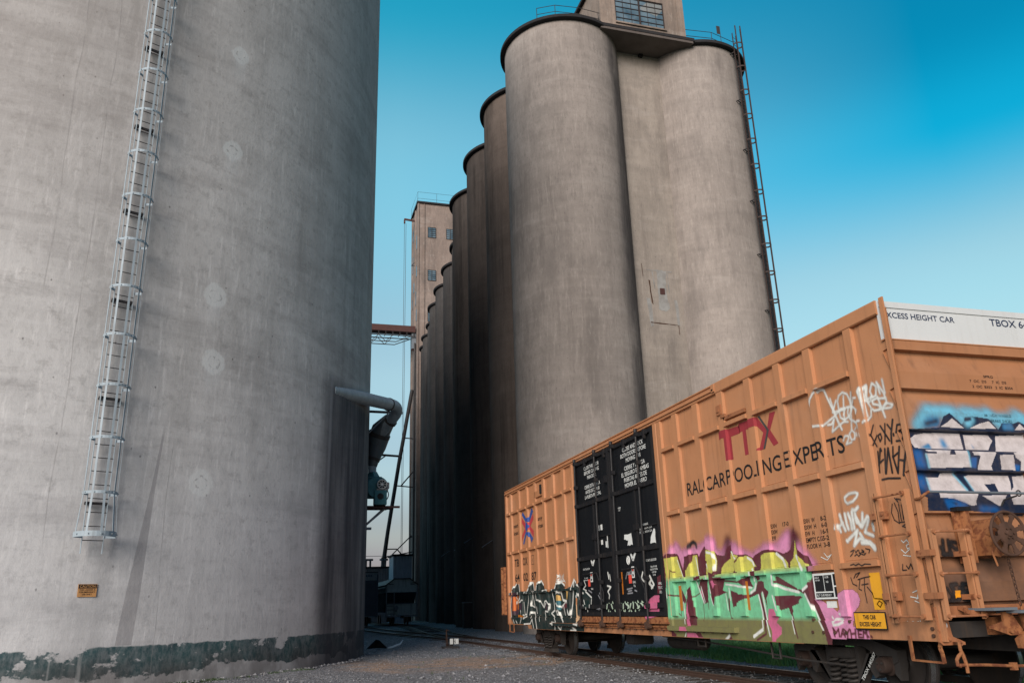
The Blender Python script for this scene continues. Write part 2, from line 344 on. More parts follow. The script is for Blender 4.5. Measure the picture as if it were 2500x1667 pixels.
M['wht']=paint('white_lettering',(.70,.72,.70),.6,.25,14,dirtamt=.2)
M['navyl']=paint('navy_lettering',(.02,.035,.08),.5,.2,9,dirtamt=.1)
M['mar']=paint('maroon_paint',(.30,.035,.045),.5,.2,5)
M['grychev']=paint('dark_grey_paint',(.06,.055,.055),.5,.2,5)
M['blue']=paint('blue_paint',(.03,.08,.30),.5,.2,5); M['red']=paint('red_paint',(.45,.05,.06),.5,.2,5)
M['redlab']=paint('red_label',(.75,.09,.06),.5,.1,9)
M['scrap']=paint('scrap_black',(.02,.02,.022),.8); M['scrapw']=paint('scrap_pale',(.55,.57,.60),.6)
def glass():
    t=NT('old_glass'); w=t.world(); v=t.voro(w,.9); c=t.xyz(v[1])[0]
    col=t.mix(t.ss(t.noise(w,.8,3),.3,.7),(.05,.10,.14),(.15,.22,.27)); col=t.mix(t.ss(c,.93,.95,0,.4),col,(.4,.35,.28))
    return t.end(col,.25,0,.5)
M['glass']=glass()
def attr_mat():
    t=NT('spray_paint'); a=t.n('ShaderNodeVertexColor'); a.layer_name='Col'
    w=t.world(); g=t.noise(w,7,6,.65); col=t.mix(t.ss(g,.35,.75,0,.38),a.outputs[0],(.12,.09,.08))
    st=t.noise(t.scale(w,(6,6,.5)),1.6,4); col=t.mix(t.ss(st,.55,.8,0,.22),col,(.05,.04,.035))
    t.end(col,.5); tr=t.n('ShaderNodeBsdfTransparent'); ms=t.n('ShaderNodeMixShader')
    t.put(ms.inputs[0],a.outputs[1]); t.put(ms.inputs[1],tr.outputs[0]); t.put(ms.inputs[2],t.b.outputs[0])
    t.put(t.t.nodes['Material Output'].inputs[0],ms.outputs[0]); return t.m
M['spray']=attr_mat()
# ------------------------------------------------------------------ lettering
def text_mesh(txt,align='LEFT',off=.012):
    cu=bpy.data.curves.new('lettering','FONT'); cu.body=txt; cu.size=1; cu.align_x=align; cu.resolution_u=3; cu.offset=off
    o=bpy.data.objects.new('lettering',cu); COL.objects.link(o)
    dg=bpy.context.evaluated_depsgraph_get(); me=bpy.data.meshes.new_from_object(o.evaluated_get(dg))
    bpy.data.objects.remove(o); bpy.data.curves.remove(cu); return me
def lettering(txt,fn,h,width=None,xs=1.0,mat='blk',parent=None,bold=0,name='lettering',conform=None,align='LEFT',line=1.35):
    """txt laid out with cap height h; fn(u,v)->world point; width squeezes to a total width"""
    me=text_mesh(txt,align,.012 if bold==0 else bold); bm=bmesh.new(); bm.from_mesh(me); bpy.data.meshes.remove(me)
    k=h/.69; xsv=[v.co.x for v in bm.verts]; w=(max(xsv)-min(xsv))*k or 1
    sx=k*(width/w if width else xs)
    for v in bm.verts: v.co=Vector((v.co.x*sx,v.co.y*k*(line/1.0 if '\n' in txt and line!=1.35 else 1),0))
    if bold:
        pass
    if conform:
        for u in conform[0]: bmesh.ops.bisect_plane(bm,geom=bm.verts[:]+bm.edges[:]+bm.faces[:],plane_co=(u,0,0),plane_no=(1,0,0))
    if conform:
        dl=[f for f in bm.faces if conform[1](f.calc_center_median().x,f.calc_center_median().y)]
        bmesh.ops.delete(bm,geom=dl,context='FACES')
    for v in bm.verts: v.co=Vector(fn(v.co.x,v.co.y))
    me=bpy.data.meshes.new(name); bm.to_mesh(me); bm.free()
    return link(name,me,M[mat],parent)
# ------------------------------------------------------------------ sprayed paint: rasterised in surface metres, built as a skin on the wall
PAL={'pink':lin(214,140,178),'pink2':lin(205,105,142),'mar':lin(92,38,48),'wht':lin(226,228,222),'grn':lin(118,196,150),'blk':(.012,.012,.014),'dgrn':lin(22,44,44),'purp':lin(62,44,58),'orr':lin(196,108,52),'tan':lin(204,166,98),'tan2':lin(222,184,144),'teal':lin(62,112,122),'pale':lin(188,208,186),'gry':lin(150,152,158),'lblu':lin(112,186,214),'mblu':lin(48,126,176),'mblu2':lin(18,92,160),'navy':lin(22,36,62),'gwht':lin(200,192,192),'yel':lin(240,160,20)}
def blur(a,n):
    for ax in (0,1):
        for _ in range(2):
            c=a.copy(); k=1
            for d in range(1,n+1):
                c+=np.roll(a,d,ax)+np.roll(a,-d,ax); k+=2
            a=c/k
    return a
def raster(items,cell,pad=.06,zcolor=None):
    U=[p for it in items for p in it[3][0::2]]; V=[p for it in items for p in it[3][1::2]]
    u0,u1,v0,v1=min(U)-pad,max(U)+pad,min(V)-pad,max(V)+pad
    return u0,u1,v0,v1
def spray(name,items,cell,surf,toworld,parent,breaks_u=(),breaks_v=(),clip=None,zshade=None,label=None,off=.004,noflank=None):
    """items: (kind,colour,softness | width,softness, flat uv list)"""
    its=[]
    for it in items:
        if it[0]=='p': its.append((it[0],it[1],0,it[2],it[3]))
        else: its.append((it[0],it[1],it[2],it[3],it[4]))
    U=[p for it in its for p in it[4][0::2]]; V=[p for it in its for p in it[4][1::2]]
    pad=.15; u0,u1,v0,v1=min(U)-pad,max(U)+pad,min(V)-pad,max(V)+pad
    if clip: u0,u1,v0,v1=max(u0,clip[0]),min(u1,clip[1]),max(v0,clip[2]),min(v1,clip[3])
    gu=np.arange(u0,u1,cell); gv=np.arange(v0,v1,cell); nu,nv=len(gu),len(gv)
    X,Y=np.meshgrid(gu,gv,indexing='ij'); rgb=np.zeros((nu,nv,3)); al=np.zeros((nu,nv))
    for kind,cn,w,soft,fl in its:
        pts=np.array(fl).reshape(-1,2); ex=max(w,0)+soft*3+cell*2
        a0,a1=np.searchsorted(gu,[pts[:,0].min()-ex,pts[:,0].max()+ex]); b0,b1=np.searchsorted(gv,[pts[:,1].min()-ex,pts[:,1].max()+ex])
        if a1-a0<1 or b1-b0<1: continue
        x=X[a0:a1,b0:b1]; y=Y[a0:a1,b0:b1]
        if kind=='p':
            ins=np.zeros(x.shape,bool); n=len(pts)
            for i in range(n):
                xa,ya=pts[i]; xb,yb=pts[(i+1)%n]
                if ya==yb: continue
                c=((ya>y)!=(yb>y))&(x<(xb-xa)*(y-ya)/(yb-ya)+xa); ins^=c
            m=ins.astype(float)
        else:
            d=np.full(x.shape,1e9)
            for i in range(len(pts)-1):
                p,q=pts[i],pts[i+1]; e=q-p; L=e@e+1e-12
                t=np.clip(((x-p[0])*e[0]+(y-p[1])*e[1])/L,0,1)
                d=np.minimum(d,np.hypot(x-p[0]-t*e[0],y-p[1]-t*e[1]))
            m=np.clip((w/2-d)/cell+.5,0,1)
        if soft>cell*.7: m=blur(m,max(1,int(soft/cell)))
        c=np.array(PAL[cn]) if cn!='grn' or zshade is None else zshade(y)
        M1=m[...,None]; A=al[a0:a1,b0:b1]
        na=m+A*(1-m); prev=rgb[a0:a1,b0:b1]
        rgb[a0:a1,b0:b1]=np.where(na[...,None]>1e-4,(c*M1+prev*(A*(1-m))[...,None])/np.maximum(na,1e-4)[...,None],prev); al[a0:a1,b0:b1]=na
    # geometry columns: regular grid plus the exact break lines of the wall's relief
    cu=np.unique(np.concatenate([gu,[b for b in breaks_u if gu[0]<b<gu[-1]]])); cv=np.unique(np.concatenate([gv,[b for b in breaks_v if gv[0]<b<gv[-1]]]))
    iu=np.clip(np.round((cu-gu[0])/cell).astype(int),0,nu-1); iv=np.clip(np.round((cv-gv[0])/cell).astype(int),0,nv-1)
    A=al[np.ix_(iu,iv)]; C=rgb[np.ix_(iu,iv)]; H=surf(cu,cv)
    if noflank is not None: A=np.where((H>noflank[0])&(H<noflank[1]),0,A)
    keep=(A[:-1,:-1]>.02)|(A[1:,:-1]>.02)|(A[:-1,1:]>.02)|(A[1:,1:]>.02)
    idx=-np.ones(A.shape,int); used=np.zeros(A.shape,bool)
    used[:-1,:-1]|=keep; used[1:,:-1]|=keep; used[:-1,1:]|=keep; used[1:,1:]|=keep
    ii=np.argwhere(used); idx[used]=np.arange(len(ii))
    verts=[toworld(cu[i],cv[j],H[i,j]+off) for i,j in ii]
    k=np.argwhere(keep); faces=np.stack([idx[k[:,0],k[:,1]],idx[k[:,0]+1,k[:,1]],idx[k[:,0]+1,k[:,1]+1],idx[k[:,0],k[:,1]+1]],1)
    me=bpy.data.meshes.new(name); me.from_pydata(verts,[],faces.tolist()); me.update()
    ca=me.color_attributes.new('Col','FLOAT_COLOR','POINT')
    Cc=np.concatenate([C[used],np.clip(A[used],0,1)[:,None]],1).astype(np.float32); ca.data.foreach_set('color',Cc.ravel())
    o=link(name,me,M['spray'],parent)
    if label: o['label']=label
    return o
# sprayed shapes in wall metres (along the car, height)
MURAL_NEAR = [
('p','pink',0.05,[15.36,2.35,15.15,2.41,15.1,2.51,14.88,2.63,14.73,2.54,14.68,2.44,14.36,2.46,14.02,2.49,13.78,2.53,13.5,2.63,13.36,2.55,13.33,2.36,13.14,2.34,12.99,2.46,12.81,2.44,12.56,2.42,12.52,2.33,12.21,2.23,11.95,2.3,11.82,2.34,11.44,2.34,11.26,2.46,11.07,2.52,11.07,2.25,10.81,2.33,10.75,2.2,10.64,2.07,10.49,1.95,10.64,1.86,12.04,1.89,14.94,2.14]),
('p','mar',0.06,[13.16,2.25,13.07,2.34,13.02,2.48,12.95,2.56,12.85,2.55,12.83,2.38,12.92,2.24]),
('p','mar',0.05,[11.16,2.2,11.09,2.34,11.08,2.46,10.96,2.52,10.85,2.45,10.78,2.36,10.88,2.29,10.93,2.18]),
('p','mar',0,[15.71,2.02,15.58,2.04,15.35,2.38,15.22,2.43,14.86,2.4,14.81,2.36,14.67,2.08,14.61,2.23,14.56,2.32,14.39,2.33,14.27,2.36,14.04,2.35,14.0,2.29,13.94,2.35,13.76,2.47,13.72,2.41,13.55,2.39,13.41,2.34,13.32,2.28,13.09,2.25,12.96,2.39,12.84,2.42,12.83,2.33,12.76,2.27,12.56,2.23,12.38,2.23,12.19,2.16,12.13,2.2,11.92,2.25,11.66,2.26,11.45,2.21,11.33,2.17,11.2,2.19,11.13,2.22,11.05,2.34,10.89,2.32,10.87,2.2,10.69,2.08,10.62,1.94,10.66,1.79,10.61,1.71,10.58,1.43,10.43,1.12,10.38,0.97,10.41,0.84,11.7,0.81,14.11,0.8,16.45,0.79,16.22,0.92,15.91,1.03,15.87,1.23,15.72,1.5,15.79,1.64]),
('p','pink2',0,[16.62,0.95,16.48,1.16,16.05,1.3,15.99,1.61,15.67,1.6,15.68,1.45,15.83,1.42,15.87,1.23,15.78,1.05,15.89,0.98,15.59,0.87,15.58,0.79,16.65,0.79]),
('p','grn',0,[15.33,2.34,14.87,2.35,14.68,1.93,14.62,1.93,14.52,2.07,14.44,2.08,14.3,2.19,14.23,2.33,14.06,2.33,14.06,1.92,14.05,1.86,14.12,1.75,14.13,1.48,14.08,1.08,14.14,0.8,15.16,0.77,15.16,0.91,15.42,1.04,15.55,1.26,15.46,1.36,15.53,1.5,15.41,1.63,15.61,1.82,15.58,1.97,15.46,1.87,15.32,1.76,15.3,2.03]),
('p','grn',0,[14.05,1.86,13.9,1.94,13.79,1.95,13.75,2.17,13.67,2.15,13.62,1.94,13.27,1.95,10.68,1.94,10.68,1.79,10.82,1.63,10.99,1.62,11.0,1.58,10.82,1.56,10.64,1.24,10.54,1.07,10.5,0.83,14.14,0.79,14.27,1.08,14.27,1.3,14.32,1.57,14.28,1.67,14.08,1.71]),
('p','grn',0,[13.74,2.39,13.52,2.38,13.41,2.34,13.35,2.18,13.4,2.02,13.51,1.97,13.63,2.0,13.67,2.16,13.77,2.21]),
('p','grn',0,[12.85,2.32,12.76,2.26,12.55,2.22,12.64,2.16,12.74,2.12,12.79,1.99,12.9,1.94,13.26,1.95,13.22,2.05,13.11,2.12,12.89,2.19]),
('p','grn',0,[12.7,2.11,12.55,2.19,12.39,2.21,12.23,2.16,12.12,2.02,12.25,1.89,12.71,1.96]),
('p','grn',0,[11.98,2.0,11.95,2.18,11.84,2.21,11.57,2.21,11.34,2.12,11.23,2.03,11.22,1.91,12.03,1.93]),
('p','grn',0,[10.98,2.34,10.97,2.22,10.92,2.13,10.77,2.04,10.69,1.94,11.18,1.93,11.17,2.03,11.07,2.09]),
('l','mar',0.02,0,[15.24,1.9,15.37,1.23]),
('l','mar',0.03,0,[15.29,1.64,14.91,1.61]),
('p','mar',0,[14.81,1.75,14.65,1.54,14.7,1.47,14.8,1.49]),
('p','mar',0,[14.34,1.78,14.3,1.48,14.27,1.08,14.68,1.07,14.72,1.26,14.67,1.49,14.52,1.7]),
('p','pink2',0,[14.63,1.5,14.63,1.34,14.52,1.06,14.66,1.07,14.71,1.32]),
('p','mar',0,[14.05,1.86,13.77,1.9,13.81,1.48,13.98,1.45,14.07,1.75]),
('l','mar',0.02,0,[14.0,1.45,14.01,1.16]),
('l','mar',0.02,0,[14.32,1.58,14.04,1.66]),
('l','mar',0.02,0,[13.81,1.5,13.82,1.36]),
('p','mar',0,[13.63,1.91,13.14,1.89,13.26,1.67,13.13,1.64,13.47,1.57,13.52,1.42,13.57,1.46,13.62,1.74]),
('p','pink2',0,[13.58,1.84,13.49,1.85,13.44,1.78,13.51,1.71]),
('p','pink2',0,[14.04,1.76,13.99,1.65,13.99,1.53,14.03,1.64]),
('l','mar',0.03,0,[13.19,1.83,12.92,1.81,12.67,1.79]),
('p','mar',0,[12.69,1.8,12.35,1.89,12.35,1.8,12.27,1.7,12.52,1.73]),
('p','mar',0,[12.13,1.79,11.96,1.78,11.96,1.68,11.84,1.61,11.94,1.52,11.94,1.36,12.01,1.61,12.15,1.59,12.44,1.53,12.73,1.48,12.85,1.46,12.86,1.41,12.98,1.39,13.01,1.67,12.85,1.63,12.68,1.6,12.42,1.58,12.22,1.64]),
('l','mar',0.07,0,[12.11,1.59,12.05,1.31,12.0,1.14]),
('l','mar',0.035,0,[12.03,1.13,12.03,0.98,12.31,0.88]),
('l','mar',0.02,0,[13.12,1.64,13.11,1.38,13.07,1.21,13.03,1.21]),
('l','mar',0.04,0,[13.08,1.52,13.1,1.33]),
('p','mar',0,[12.19,2.01,12.07,2.02,12.06,1.81,12.14,1.79,12.2,1.89]),
('p','mar',0,[11.58,1.85,11.09,1.65,11.07,1.61,11.6,1.74]),
('p','mar',0,[11.08,1.63,10.87,1.62,10.73,1.69,10.7,1.53,10.75,1.53,10.83,1.57,11.05,1.6]),
('p','mar',0,[11.62,1.55,11.06,1.54,10.97,1.52,11.07,1.48,11.09,1.43,11.3,1.38,11.58,1.33]),
('p','mar',0,[11.36,1.37,11.27,1.39,11.25,1.31,11.32,1.26]),
('l','mar',0.03,0,[11.29,1.28,11.25,1.11,11.2,0.94]),
('l','mar',0.03,0,[12.8,1.96,12.75,2.1,12.62,2.15]),
('l','mar',0.03,0,[15.18,1.95,15.12,2.1]),
('l','mar',0.02,0,[15.13,2.1,15.01,2.06]),
('l','mar',0.02,0,[15.0,1.29,14.91,1.25,14.88,1.35]),
('p','mar',0,[14.14,1.93,13.9,1.95,13.91,1.89,14.15,1.86]),
('p','mar',0,[13.62,1.95,13.34,1.95,13.36,1.91,13.63,1.89]),
('p','pink2',0,[11.91,1.35,11.76,1.36,11.68,1.35,11.64,1.26,11.7,1.15,11.58,1.08,11.6,0.99,11.78,0.9,11.78,0.81,11.89,0.83,11.86,1.03,11.93,1.14,11.95,1.24]),
('p','pink2',0,[14.7,0.95,14.34,0.95,14.12,0.9,14.09,0.85,14.32,0.82,14.73,0.82]),
('p','pink2',0,[14.83,1.06,14.59,1.05,14.55,0.99,14.86,0.99]),
('p','mar',0,[14.37,0.95,14.19,0.96,14.1,0.88,14.26,0.87]),
('p','mar',0,[15.61,0.93,15.16,0.93,15.15,0.85,15.51,0.83]),
('p','mar',0,[13.12,0.93,13.03,0.81,13.23,0.82]),
('l','wht',0.022,0,[14.87,2.28,14.69,1.95]),
('l','wht',0.03,0,[14.12,2.28,14.06,1.95]),
('l','wht',0.04,0,[13.65,2.35,13.46,2.32,13.39,2.18,13.44,2.03]),
('l','wht',0.03,0,[12.84,2.3,12.79,2.22,12.66,2.18]),
('l','wht',0.04,0,[12.35,2.17,12.22,2.11,12.18,2.04]),
('l','wht',0.05,0,[11.5,2.18,11.35,2.09,11.3,1.98]),
('l','wht',0.05,0,[10.99,2.11,10.96,2.04,10.87,1.99,10.83,1.91]),
('l','wht',0.03,0,[15.53,1.82,15.36,1.73,15.33,1.59]),
('l','wht',0.02,0,[14.66,1.61,14.53,1.76]),
('l','wht',0.03,0,[14.19,1.87,13.97,1.47]),
('l','wht',0.02,0,[14.03,1.76,13.93,1.49]),
('l','wht',0.03,0,[13.75,2.14,13.68,1.91,13.61,1.64]),
('l','wht',0.02,0,[13.62,1.59,13.55,1.43]),
('l','wht',0.03,0,[13.14,1.77,12.72,1.73,12.33,1.69]),
('l','wht',0.04,0,[12.24,1.98,12.22,1.8]),
('l','wht',0.04,0,[12.19,1.75,12.24,1.66,12.37,1.61]),
('l','wht',0.03,0,[13.05,1.7,13.04,1.51]),
('l','wht',0.02,0,[13.18,1.61,13.15,1.35]),
('l','wht',0.03,0,[12.15,1.57,12.09,1.31,12.1,1.07]),
('l','wht',0.03,0,[12.03,1.61,11.99,1.24,11.93,0.95]),
('l','wht',0.05,0,[12.4,0.93,12.12,1.04]),
('l','wht',0.04,0,[11.64,1.85,11.65,1.72,11.41,1.65,11.05,1.59]),
('l','wht',0.03,0,[11.68,1.55,11.62,1.34]),
('l','wht',0.02,0,[11.3,1.24,11.26,1.0]),
('l','wht',0.035,0,[10.83,1.56,10.73,1.38]),
('l','wht',0.03,0,[10.73,1.38,10.65,1.21,10.56,1.06]),
('l','wht',0.04,0,[10.76,1.67,10.89,1.61]),
('l','wht',0.03,0,[14.77,1.49,14.75,1.11]),
('l','wht',0.02,0,[14.87,1.8,14.86,1.62]),
('l','wht',0.03,0,[14.73,0.96,14.8,0.86]),
('l','wht',0.05,0,[13.29,0.86,13.16,0.93]),
('p','pink',0,[10.7,1.49,10.57,1.48,10.31,1.37,10.22,1.31,10.15,1.35,10.13,1.49,10.07,1.55,9.96,1.59,9.83,1.6,9.73,1.54,9.7,1.46,9.74,1.38,9.84,1.31,9.9,1.12,9.7,1.08,9.6,1.07,9.59,0.96,10.4,0.95,10.48,1.14,10.61,1.4]),
('l','wht',0.035,0,[10.32,1.17,10.26,1.21,10.12,1.21,10.11,1.17,10.21,1.14,10.32,1.13,10.33,1.17]),
('l','wht',0.03,0,[10.34,1.24,10.33,1.22]),
('l','wht',0.03,0,[10.18,1.28,10.17,1.27]),
('l','wht',0.03,0,[10.1,1.29,10.1,1.27]),
('l','mar',0.03,0,[10.34,1.09,10.32,0.98]),
('l','mar',0.03,0,[10.34,1.09,10.28,1.03,10.22,1.08]),
('l','mar',0.03,0,[10.22,1.08,10.22,0.98]),
('l','mar',0.03,0,[10.19,0.98,10.13,1.08,10.1,0.98]),
('l','mar',0.03,0,[10.17,1.02,10.1,1.01]),
('l','mar',0.03,0,[10.11,1.08,10.04,1.03]),
('l','mar',0.03,0,[9.99,1.08,10.04,1.03,10.05,0.97]),
('l','mar',0.03,0,[9.97,1.07,9.97,0.97]),
('l','mar',0.03,0,[9.87,1.08,9.88,0.97]),
('l','mar',0.03,0,[9.97,1.02,9.87,1.03]),
('l','mar',0.03,0,[9.81,1.07,9.82,0.98,9.75,0.98]),
('l','mar',0.03,0,[9.81,1.07,9.75,1.07]),
('l','mar',0.03,0,[9.82,1.02,9.76,1.02]),
('l','mar',0.03,0,[9.73,0.98,9.71,1.06,9.68,1.03,9.65,1.07,9.65,0.98]),
('l','mar',0.03,0,[9.63,1.0,9.62,0.99]),
('l','mar',0.03,0,[9.57,1.0,9.56,0.99]),
('l','blk',0.06,0.02,[14.31,2.48,14.26,2.55,14.16,2.57,14.07,2.53,14.06,2.46]),
('l','mar',0.025,0,[16.4,0.96,16.39,0.85]),
('l','mar',0.025,0,[16.4,0.96,16.29,0.94,16.38,0.91,16.27,0.88,16.39,0.85]),
('l','mar',0.025,0,[16.19,0.94,16.19,0.87,16.1,0.88,16.08,0.95]),
('l','mar',0.025,0,[16.03,0.95,16.02,0.87]),
('l','mar',0.025,0,[15.96,0.95,16.04,0.91,15.95,0.93]),
('l','mar',0.025,0,[15.84,0.96,15.93,0.93,15.85,0.9,15.94,0.86]),
('l','mar',0.025,0,[15.8,0.88,15.79,0.88])]
MURAL_FAR = [
('p','dgrn',0,[26.75,1.99,26.41,2.1,26.2,2.2,25.87,2.18,25.73,1.98,25.02,1.94,24.57,2.13,24.51,2.18,24.33,2.18,24.17,1.92,24.06,2.07,23.54,2.21,23.32,2.06,23.25,1.95,22.99,1.95,22.64,1.87,22.4,1.94,22.26,2.06,21.77,2.11,21.51,1.96,21.15,1.92,20.96,2.02,20.77,2.11,20.61,2.05,20.21,1.92,19.85,1.83,19.45,1.66,19.53,1.44,20.25,1.39,20.34,1.2,20.47,1.06,20.11,1.01,19.92,0.93,19.94,0.84,21.18,0.86,24.5,0.85,24.6,0.98,25.32,0.99,26.53,0.99,26.78,1.13,26.87,1.5]),
('p','purp',0,[26.75,1.95,25.9,1.93,25.82,1.77,26.2,1.6,25.43,1.61,25.45,1.42,25.96,1.36,26.04,1.25,26.5,1.27,26.74,1.22,26.81,1.54]),
('p','orr',0,[26.44,1.81,26.21,1.81,26.12,1.67,26.26,1.38,26.49,1.38]),
('p','tan',0,[22.21,1.77,21.96,1.79,21.84,1.64,21.99,1.58,22.28,1.59]),
('p','tan',0,[21.43,1.87,21.12,1.86,21.24,1.63,21.32,1.69]),
('p','tan2',0,[20.71,1.68,20.45,1.68,20.53,1.34,20.45,1.16,20.72,1.07,20.72,1.48]),
('p','orr',0,[20.69,1.68,20.47,1.68,20.55,1.48,20.69,1.51]),
('p','teal',0,[22.23,1.63,21.89,1.64,21.89,1.49,22.24,1.53]),
('p','teal',0,[22.25,1.5,21.84,1.46,21.88,1.39,22.21,1.41]),
('p','tan',0,[19.8,0.96,19.45,0.97,19.32,0.86,19.82,0.87]),
('p','teal',0,[19.49,0.97,18.83,0.96,18.88,0.86,19.28,0.86]),
('p','orr',0,[19.23,0.96,19.01,0.95,18.99,0.86,19.17,0.87]),
('p','wht',0,[18.83,0.96,18.28,0.96,18.3,0.85,18.85,0.85]),
('p','mar',0,[21.77,1.49,21.43,1.59,21.4,1.46,21.74,1.39]),
('p','purp',0,[23.14,1.58,22.94,1.58,22.91,1.39,23.12,1.36,23.24,1.44]),
('l','wht',0.048,0,[26.83,1.18,26.88,1.5,26.73,1.97,26.41,2.09,26.13,2.2]),
('l','wht',0.054,0,[25.87,2.18,25.8,1.98,25.82,1.77,26.03,1.64,26.19,1.64]),
('l','wht',0.041,0,[26.17,1.8,26.05,1.71,26.2,1.6,25.42,1.7]),
('l','wht',0.061,0,[25.7,1.98,25.59,2.08]),
('l','wht',0.054,0,[25.08,1.91,24.85,2.04,24.55,2.12,24.5,2.19,24.33,2.18,24.24,1.94]),
('l','wht',0.041,0,[24.83,1.96,24.87,1.69,25.1,1.27,25.28,1.27,25.36,1.63]),
('l','wht',0.068,0,[25.77,1.37,25.67,1.18]),
('l','wht',0.041,0,[25.08,1.22,25.45,1.15,25.38,1.25]),
('l','wht',0.034,0,[24.43,1.88,24.53,1.53,24.22,1.47,24.43,1.88]),
('l','wht',0.054,0,[24.11,1.94,24.06,2.07,23.54,2.21,23.34,2.09]),
('l','wht',0.041,0,[24.17,1.89,24.11,1.68,23.72,1.67,23.42,1.48,23.3,1.63,23.03,1.66,22.79,1.53,22.87,1.35,23.28,1.36]),
('l','wht',0.034,0,[23.37,1.46,23.2,1.58]),
('l','wht',0.034,0,[24.08,1.48,24.05,1.32,23.83,1.24,23.8,1.09]),
('l','wht',0.061,0,[24.66,1.19,24.56,1.33,24.24,1.32,24.14,1.03,24.08,0.87]),
('l','wht',0.041,0,[25.38,0.99,24.72,1.01,24.52,1.14,24.39,0.88]),
('l','wht',0.041,0,[23.29,1.32,23.21,1.13]),
('l','wht',0.041,0,[23.26,1.92,23.04,1.96,22.89,1.91]),
('l','wht',0.054,0,[22.41,1.93,22.26,2.06,21.77,2.11,21.53,2.02]),
('l','wht',0.041,0,[22.59,1.85,22.47,1.65,22.43,1.38,22.72,1.3,22.48,1.22,22.36,1.07]),
('l','wht',0.061,0,[22.27,1.82,22.0,1.87,21.81,1.83,21.7,1.64,21.43,1.61,21.28,1.4,21.13,1.21,20.94,1.57,20.85,1.88,20.77,2.14]),
('l','wht',0.048,0,[22.31,1.56,22.0,1.49,21.8,1.46]),
('l','wht',0.061,0,[22.31,1.36,21.86,1.2,21.73,1.09,22.02,1.37]),
('l','wht',0.034,0,[21.77,1.49,21.52,1.58]),
('l','wht',0.034,0,[21.68,1.49,21.57,1.26]),
('l','wht',0.048,0,[21.01,1.96,20.77,2.14,20.61,2.04,20.2,1.93]),
('l','wht',0.068,0,[20.68,1.71,20.52,1.78,20.36,1.74,20.25,1.63]),
('l','wht',0.041,0,[20.18,1.81,20.02,1.78]),
('l','wht',0.041,0,[19.86,1.82,19.47,1.67]),
('l','wht',0.034,0,[19.48,1.62,19.54,1.44]),
('l','wht',0.041,0,[20.01,1.61,19.95,1.49]),
('l','wht',0.034,0,[20.24,1.42,20.26,1.35]),
('l','wht',0.034,0,[19.78,1.43,19.77,1.26]),
('l','wht',0.048,0,[20.36,1.19,20.45,1.02,20.72,1.05]),
('l','wht',0.054,0,[22.7,1.06,22.41,1.04,22.43,0.88]),
('l','wht',0.041,0,[22.18,0.96,21.95,0.87,21.89,0.96]),
('l','wht',0.048,0,[21.04,0.96,20.75,0.88,21.18,0.87]),
('l','wht',0.034,0,[26.58,1.11,26.46,1.01]),
('l','wht',0.034,0,[26.26,1.08,26.13,1.01]),
('l','wht',0.034,0,[25.67,1.13,25.81,1.01]),
('l','wht',0.027,0,[21.88,2.32,22.03,2.17]),
('l','wht',0.027,0,[21.98,2.31,21.87,2.26,21.95,2.17]),
('l','wht',0.027,0,[21.84,2.29,21.83,2.17,21.74,2.16,21.7,2.27]),
('l','wht',0.027,0,[21.65,2.28,21.65,2.14]),
('l','wht',0.027,0,[21.55,2.31,21.62,2.2,21.51,2.13]),
('l','wht',0.027,0,[22.06,2.14,21.49,2.13,21.45,2.08]),
('l','mar',0.02,0,[18.8,0.94,18.74,0.87]),
('l','mar',0.02,0,[18.66,0.95,18.72,0.89]),
('l','mar',0.02,0,[18.63,0.87,18.57,0.94,18.53,0.87]),
('l','mar',0.02,0,[18.48,0.87,18.45,0.94,18.39,0.88,18.33,0.94])]
